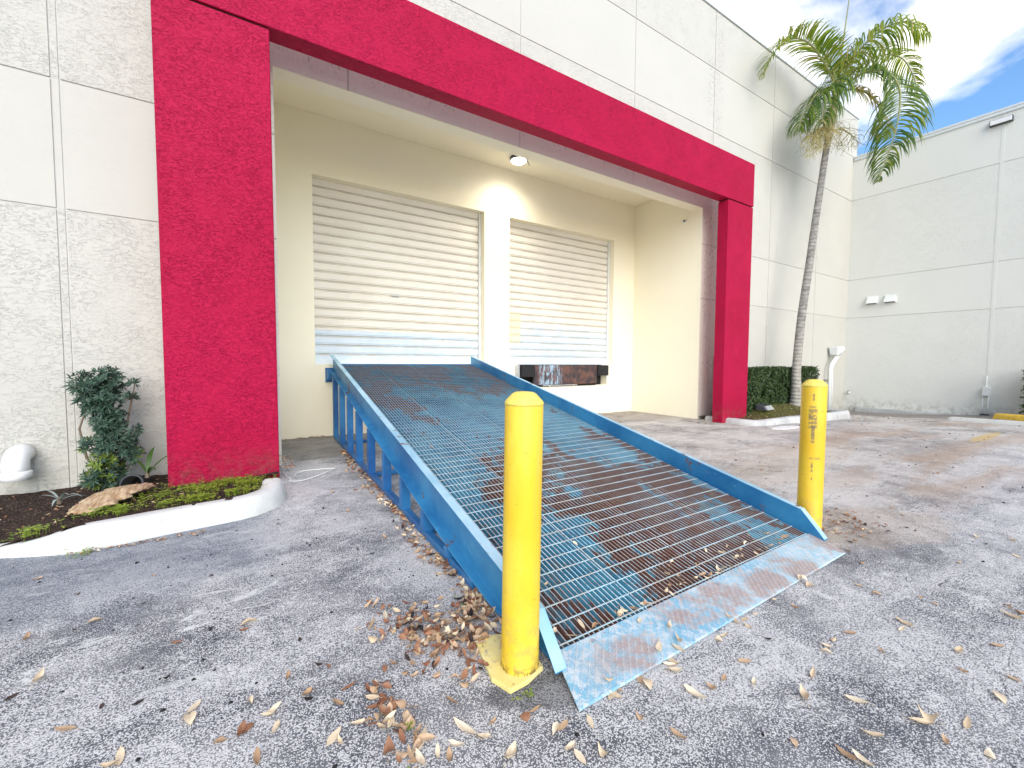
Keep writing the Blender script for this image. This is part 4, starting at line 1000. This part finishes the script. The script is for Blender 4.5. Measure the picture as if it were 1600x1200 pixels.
n = len(pp_); mb.add([(x, y, -.02) for x, y in pp_]+[(x*.985+.0142, y*.985+.022, .016) for x, y in pp_], [tuple(range(n-1, -1, -1)), tuple(range(n, 2*n))]+[(i, (i+1) % n, n+(i+1) % n, n+i) for i in range(n)])
o = mb.build('bollard_pad', m_yelpad, None, bevel=.004); tag(o, 'chipped yellow painted concrete pad under the nearer bollard', 'concrete pad')

# ---------------------------------------------------------------- small ground things
mb = MB(); random.seed(7); n = 28
pts = [(9.05+.47*cos(2*pi*k/n)*(1+.08*sin(3*k)), 4.10+.135*sin(2*pi*k/n)*(1+.1*cos(2*k+1)), 0) for k in range(n)]
mb.add([(x, y, gz(x, y)-.003) for x, y, z in pts]+[(x, y, gz(x, y)+.007) for x, y, z in pts], [tuple(range(n, 2*n)), tuple(range(n-1, -1, -1))]+[(i, (i+1) % n, n+(i+1) % n, n+i) for i in range(n)])
o = mb.build('paint_spill', m_whitepatch, None); tag(o, 'flat white patch on the asphalt in front of the right kerb', 'paint spill')
def wheelstop(a, b, label, m):
    a = Vector(a); b = Vector(b); d = (b-a).normalized(); s_ = Vector((-d.y, d.x, 0)); secs = []
    L2 = (b-a).length
    for t in (0, .03, .97, 1):
        p = a.lerp(b, t); k = .85 if t in (0, 1) else 1
        secs.append([p+s_*o*k+Vector((0, 0, z*k)) for o, z in ((-.085, -.02), (-.08, .03), (-.05, .10), (.05, .10), (.08, .03), (.085, -.02))])
    mb = MB(); mb.sweep(secs); o = mb.build('wheel_stop', m, None, bevel=.006); tag(o, label, 'wheel stop', None); return o
wheelstop((13.9, 2.82, gz(13.9, 2.8)), (13.35, 1.0, gz(13.3, 1)), 'white concrete wheel stop on the asphalt near the wing wall', m_kerb)
mb = MB(); kk = smooth_path([(15.2, 2.35, 0), (14.95, 2.05, 0), (14.7, 1.6, 0), (14.6, 1.0, 0), (14.55, .2, 0)], 5)
kyy = [(p[0], p[1], gz(p[0], p[1])+.13, gz(p[0], p[1])) for p in reversed(kk)]
kyy = [(p[0], p[1], p[2], p[3]) for p in kyy]
kerb('painted_kerb', [(p[0], p[1], p[2], p[3]) for p in reversed(kyy)], 'yellow painted kerb in front of the far right hedge', flat('yellow_kerb_paint', (.72, .47, .06), .7, 0, .2, 8, .004), .22)
o = [q for q in bpy.data.objects if q.name == 'painted_kerb'][0]
# pale wire by the left column
wp = smooth_path([(.49, 5.0, .01), (.45, 4.93, .012), (.56, 4.88, .012), (.74, 4.98, .02), (.88, 5.10, .03), (.96, 5.24, .012), (.80, 5.30, .01), (.60, 5.26, .02), (.52, 5.12, .012)], 8)
mb = MB(); mb.tube(wp, .0055, 6); mb.tube(smooth_path([(.47, 5.02, .012), (.43, 5.30, .02), (.50, 5.6, .03), (.47, 5.72, .10)], 6), .005, 6)
o = mb.build('loose_cable', m_whitepaint, None, True); tag(o, 'loop of pale loose cable on the ground by the left red column', 'cable')

# ---------------------------------------------------------------- fallen leaves
random.seed(77)
GL = [(0.08,1.68,1),(0.09,1.61,1),(0.25,1.47,1),(-0.15,1.87,1),(-0.16,1.81,1),(-0.59,2.76,1),(-0.67,2.36,1),(0.01,1.66,0),(-0.01,1.65,0),(-0.33,1.75,1),(-0.35,1.73,1),(-0.24,2.35,0),(0.03,2.34,1),(0.01,2.3,0),(-0.65,2.72,3),(-0.73,3.13,3),(-0.53,3.43,3),(-0.42,2.83,3),(-0.32,2.0,3),(-0.12,2.4,3),(0.03,1.51,2),(0.02,1.79,1),(0.63,1.72,2),(0.64,1.8,2),(0.4,1.52,0),(0.4,1.61,0),(0.26,1.43,1),(0.63,1.26,1),(0.58,1.22,1),(0.67,1.2,1),(0.57,1.59,2),(0.92,1.09,2),(0.89,1.09,1),(1.01,1.05,1),(0.96,0.94,1),(0.42,1.48,2),(0.45,1.47,2),(0.49,1.4,0),(0.48,1.29,1),(0.42,1.28,2),(0.46,1.23,1),(0.39,1.32,0),(0.34,1.67,0),(0.29,1.61,2),(0.2,1.72,2),(0.22,2.08,3),(0.26,1.86,3),(0.2,1.69,3),(0.88,1.01,1),(0.89,0.97,1),(0.72,1.23,2),(0.83,1.19,0),(0.88,1.2,2),(0.71,1.09,1),(1.43,0.93,1),(1.32,1.06,1),(1.32,1.1,2),(1.49,1.08,1),(1.51,1.11,1),(1.47,1.05,1),(1.17,1.1,1),(1.23,1.14,1),(1.2,1.12,2),(1.77,1.15,1),(1.81,1.07,1),(1.77,0.93,2),(1.76,0.7,1),(1.91,0.59,1),(1.92,0.74,1),(1.67,0.84,1),(1.77,0.5,1),(1.63,0.48,1),(2.11,0.34,1),(1.95,0.36,2),(2.0,0.27,1),(1.98,0.43,1),(2.02,0.42,1),(2.46,0.42,2),(2.61,0.46,1),(2.82,0.38,2),(3.28,0.37,2),(3.2,0.39,1),(3.31,0.42,2),(2.61,0.65,1),(2.68,0.66,1),(2.33,0.64,2),(2.24,0.79,1),(2.12,0.77,1),(2.17,0.79,1),(2.92,0.92,1),(2.69,1.07,1),(3.27,1.02,2),(3.42,1.14,2),(3.8,0.69,2),(4.47,0.73,1),(4.25,0.51,1),(4.6,0.58,1),(2.37,0.77,2),(2.89,0.83,2),(2.52,1.14,1),(2.38,1.01,2),(3.03,0.63,2),(3.05,0.69,2),(1.67,1.21,1),(2.0,0.95,3),(1.46,0.7,3),(1.52,0.63,2),(1.61,0.52,2),(2.38,0.31,1),(2.57,0.3,2),(1.6,0.92,2),(1.51,0.92,2),(5.5,1.59,3),(4.61,1.18,2),(4.08,1.27,2),(4.25,1.01,3),(4.36,0.67,3),(5.28,1.81,3),(4.75,1.28,2),(6.92,3.03,3),(4.43,2.01,3),(9.03,3.04,3),(7.91,2.7,3),(6.72,1.43,2),(6.13,1.64,3),(8.28,1.44,3),(10.08,1.69,3),(11.7,1.57,3),(10.85,1.71,3),(11.76,3.86,2),(11.5,4.01,2),(1.17,0.97,2),(0.54,1.19,2),(0.33,1.48,1),(1.22,0.85,2),(-0.81,2.74,2),(-0.72,2.29,3),(-0.51,1.99,2),(-0.25,2.1,3),(-0.07,1.65,2),(0.15,1.85,2),(-0.43,2.05,3),(-0.42,3.17,2),(-0.14,2.99,3),(-0.97,3.47,2),(0.66,2.89,3),(0.77,3.68,2),(0.87,3.0,2),(0.76,4.31,2),(0.61,3.88,3),(0.39,3.18,3),(0.95,5.36,2),(9.05,7.72,3),(8.12,6.03,3),(5.57,3.85,3),(7.13,5.51,3),(6.76,6.26,3),(7.51,7.06,2),(6.25,4.03,3),(5.37,3.02,3),(5.14,2.58,2)]
RLV = [(1.12,1.41,0),(1.16,1.44,1),(1.22,1.34,1),(1.3,1.33,1),(1.35,1.36,2),(1.55,1.4,1),(1.52,1.39,1),(1.71,1.93,1),(1.31,1.7,1),(2.0,1.48,1),(2.12,1.55,1),(2.44,1.55,1),(2.52,1.48,1),(2.62,1.51,1),(2.76,1.49,1),(3.05,1.49,1),(2.92,1.39,2),(2.24,1.47,2),(1.98,1.4,1),(2.01,1.54,2),(2.16,1.47,1),(2.11,1.4,1),(2.33,1.4,1),(2.57,1.42,1),(2.23,1.38,2),(2.19,1.37,1),(2.37,1.35,1),(2.6,1.34,2),(2.73,1.35,1),(2.86,1.34,2),(3.01,1.35,2),(3.16,1.32,0),(2.53,1.34,1),(2.33,1.31,1),(2.68,1.45,2),(2.79,1.4,1),(1.87,1.4,1),(1.93,1.35,2),(1.52,1.32,1),(1.69,1.38,1),(1.61,1.35,2),(1.5,1.29,1),(2.19,1.31,2),(2.28,1.33,1),(2.43,1.32,2),(2.02,1.36,2),(1.87,1.35,1),(1.69,1.33,2),(2.89,1.48,1),(2.91,1.53,2),(3.05,1.41,2),(3.16,1.36,2),(1.51,3.72,1),(1.49,3.64,2)]
PLV = [(1.19,1.14),(1.51,1.16),(2.0,1.1),(2.06,1.09),(1.56,1.31),(1.62,1.14),(1.66,1.22),(2.7,1.12),(2.36,1.1),(1.85,1.07),(2.15,1.09),(2.7,1.11),(1.17,1.1),(2.02,1.05),(1.58,1.11),(1.99,1.13)]
def leaf_mesh(ln, wd, curl, fold, twist, mat, rnd):
    random.seed(rnd); nx, ny = 7, 5; vs = []; fs = []
    for i in range(nx):
        t = i/(nx-1); w_ = wd*(sin(pi*min(1, max(0, t))**.85)**.75 if 0 < t < 1 else .04)
        for j in range(ny):
            s_ = j/(ny-1)*2-1; a = curl*(t-.5)
            x = ln*(t-.5); y = w_*s_*.5; z = curl*ln*.9*(t-.5)**2+fold*abs(s_)*w_*.5+.0015*random.uniform(-1, 1)
            y2 = y*cos(twist*(t-.5))-z*sin(twist*(t-.5))*0; z2 = z+y*sin(twist*(t-.5))
            vs.append((x, y2+.08*ln*(t-.5)**2*(1 if rnd % 2 else -1), z2))
    for i in range(nx-1):
        for j in range(ny-1): fs.append((i*ny+j, i*ny+j+1, (i+1)*ny+j+1, (i+1)*ny+j))
    mz = min(v[2] for v in vs); vs = [(a, b, c-mz+.001) for a, b, c in vs]
    k = len(vs); vs += [(-ln*.5, 0, .004), (-ln*.5, .0015, .004), (-ln*.5-.014, .002, .004), (-ln*.5-.014, .0, .004)]; fs.append((k, k+1, k+2, k+3))
    me = bpy.data.meshes.new('fallen_leaf'); me.from_pydata(vs, [], fs); me.materials.append(mat); me.polygons.foreach_set('use_smooth', [True]*len(me.polygons)); return me
LMs = {c: [leaf_mesh(*q, LM[c], 10*c+i) for i, q in enumerate([(.062, .027, .5, .3, .6), (.070, .024, .9, .6, -.8), (.052, .028, -.5, .5, .4), (.058, .022, 1.4, .9, 1.4), (.075, .026, .3, .2, -.3), (.050, .030, 1.0, -.4, .9)])] for c in range(4)}
nleaf = [0]
def put(x, y, z, c, label, group, sc=1.0, tilt=.12, rx=None, ry=None):
    me = random.choice(LMs[c]); o = bpy.data.objects.new('fallen_leaf', me); COL.objects.link(o)
    o.location = (x, y, z); s_ = random.uniform(.75, 1.2)*sc; o.scale = (s_*random.uniform(.8, 1.25), s_*random.uniform(.75, 1.25), s_*random.uniform(.6, 1.5))
    o.rotation_euler = (random.uniform(-tilt, tilt) if rx is None else rx, random.uniform(-tilt, tilt) if ry is None else ry, random.uniform(0, 2*pi))
    tag(o, label, 'fallen leaf', group); nleaf[0] += 1; return o
CW = {0: 'russet brown', 1: 'pale cream', 2: 'tan', 3: 'blackened'}
LG = 'dry leaves scattered on the open asphalt'
for (x, y, c) in GL:
    if c == 3: put(x, y, gz(x, y)+.001, 3, 'shrivelled black scrap of leaf on the open asphalt', 'blackened leaf scraps on the asphalt', .45+.1*min(3, y/2))
    else: put(x, y, gz(x, y)+.001, c, CW[c]+' dry leaf lying loose on the open asphalt', LG, .95*random.uniform(.9, 1.35) if c == 1 else .85)
for (x, y, c) in RLV:
    if x < xl(y)+.03: x = xl(y)+.04
    if y < 1.37 and x < 3.3: y = 1.37+random.uniform(0, .05)
    put(x, y, zG(y)+.004, c, CW[c]+' dry leaf resting on the steel bars of the ramp grating', 'dry leaves on the ramp grating', .8, .5, R_(10)+random.uniform(-.5, .5))
for (x, y) in PLV:
    t = min(1, max(0, (y-1.10)/.24)); on = y > 1.105
    put(x, y, (.016+.035*t if on else .002), 1, 'pale dry leaf lying across the checker plate', 'dry leaves on the checker plate', .85, .15)
# drift along the left bottom chord and the heap by the near bollard
def drift():
    k = random.random()
    if k < .50:
        y = 1.78+random.random()**1.3*4.6; x = xl(y)-.06-abs(random.gauss(0, .055+.02*sin(y*5))); return x, y, 0
    if k < .88:
        t = random.random(); x = 1.0-.34*t+random.gauss(0, .06); y = 1.86-.12*t+random.gauss(0, .13)-.10*(1-t); return x, y, 1
    if k < .92: return random.gauss(.58, .06), random.gauss(2.04, .12), 0
    return random.gauss(.44, .04), random.gauss(1.38, .15), 0
free_n = 292-nleaf[0]
svs = []; sfs = []; smi = []
for i in range(700):
    x, y, kind = drift()
    if x > xl(y)-.05 and y > 1.6: x = xl(y)-.06
    if (x-.957)**2+(y-1.412)**2 < .1**2: continue
    c = random.choices([0, 1, 2, 3], [.34, .2, .40, .06])[0]; z = random.uniform(0, .016 if kind == 0 else .026)
    if nleaf[0] < 292 and y < 2.6 and z > .006:
        put(x, y, z, c, CW[c]+' dry leaf heaped in the drift along the left foot of the ramp', 'leaf drift along the ramp', .8, .7)
    else:
        me = random.choice(LMs[c]); s_ = random.uniform(.6, .95)
        Mx = Matrix.Translation((x, y, z)) @ Matrix.Rotation(random.uniform(0, 2*pi), 4, 'Z') @ Matrix.Rotation(random.uniform(-.7, .7), 4, 'X') @ Matrix.Rotation(random.uniform(-.5, .5), 4, 'Y') @ Matrix.Scale(s_, 4)
        k0 = len(svs); svs += [Mx @ v.co for v in me.vertices]; sfs += [tuple(k0+j for j in p.vertices) for p in me.polygons]; smi += [c]*len(me.polygons)
# further litter: under the ramp, at the kerbs, in the beds, at the wall foot
def more(n, fx, fy, fz=None, sc=.8, cols=(.3, .2, .4, .1)):
    for i in range(n):
        x, y = fx(), fy(); z = (fz(x, y) if fz else gz(x, y))+random.uniform(.0, .015); c = random.choices([0, 1, 2, 3], cols)[0]; me = random.choice(LMs[c]); s_ = random.uniform(.6, 1)*sc
        Mx = Matrix.Translation((x, y, z)) @ Matrix.Rotation(random.uniform(0, 2*pi), 4, 'Z') @ Matrix.Rotation(random.uniform(-.5, .5), 4, 'X') @ Matrix.Scale(s_, 4)
        k0 = len(svs); svs.extend([Mx @ v.co for v in me.vertices]); sfs.extend([tuple(k0+j for j in p.vertices) for p in me.polygons]); smi.extend([c]*len(me.polygons))
U = random.uniform
more(170, lambda: U(1.3, 3.3), lambda: U(1.5, 4.5)); more(70, lambda: U(1.4, 3.6), lambda: U(4.5, 7.5))
more(70, lambda: U(-.95, -.2), lambda: 3.80+abs(random.gauss(0, .02))-.03, sc=.55, cols=(.5, .1, .35, .05))
more(120, lambda: U(-1.9, -.2), lambda: U(4.3, 5.6), hl, .8, (.45, .1, .35, .1))
more(60, lambda: U(.5, 1.3), lambda: YB-abs(random.gauss(0, .07)), None, .7, (.3, .05, .25, .4)); more(60, lambda: U(7, 8.6), lambda: YB-abs(random.gauss(0, .1)), None, .6, (.2, .1, .2, .5))
more(90, lambda: U(8.0, 8.6), lambda: U(5.1, 5.9), None, .6, (.3, .1, .2, .4)); more(60, lambda: U(.4, .52), lambda: U(4.9, 5.6), hl, .7, (.5, .1, .4, 0))
more(170, lambda: U(9, 13.2), lambda: U(4.6, 5.2), hr, .9, (.3, .3, .35, .05)); more(60, lambda: U(12.0, 14.6), lambda: U(3.9, 4.6), None, .9, (.2, .4, .2, .2))
more(70, lambda: random.gauss(3.95, .2), lambda: random.gauss(1.30, .12), None, .8, (.45, .2, .3, .05)); more(60, lambda: U(2.0, 3.35), lambda: U(1.36, 1.6), lambda x, y: zG(y)-.03, .75, (.1, .4, .45, .05))
ll_ = raw('leaf_litter', svs, sfs, LM, None, smi, True); tag(ll_, 'small dry leaf litter drifted under the ramp and along the kerbs', 'leaf litter', kind='stuff')
# scattered crumbs and berries
mb = MB(); random.seed(91)
for i in range(230):
    w_ = random.random()
    x = random.uniform(-1.4, 14) if w_ < .6 else random.uniform(-1, 1); y = random.uniform(.6, 5.0) if w_ < .6 else random.uniform(1.3, 3.8)
    if xl(y)-.1 < x < xr(y)+.1 and y > 1.05: continue
    if front_y(kp, x, -.02) < y or (x > 8.5 and y > 4.3): continue
    r = random.uniform(.004, .010)*(1+.12*max(0, x-2)); z = gz(x, y); k = random.choice([5, 6])
    mb.add([(x+r*cos(2*pi*j/k)*random.uniform(.6, 1.3), y+r*sin(2*pi*j/k)*random.uniform(.6, 1.2), z+.001) for j in range(k)]+[(x, y, z+r*.9)], [(j, (j+1) % k, k) for j in range(k)])
o = mb.build('grit', m_hole, None); tag(o, 'dark crumbs and dried berries sprinkled over the asphalt', 'grit', kind='stuff')
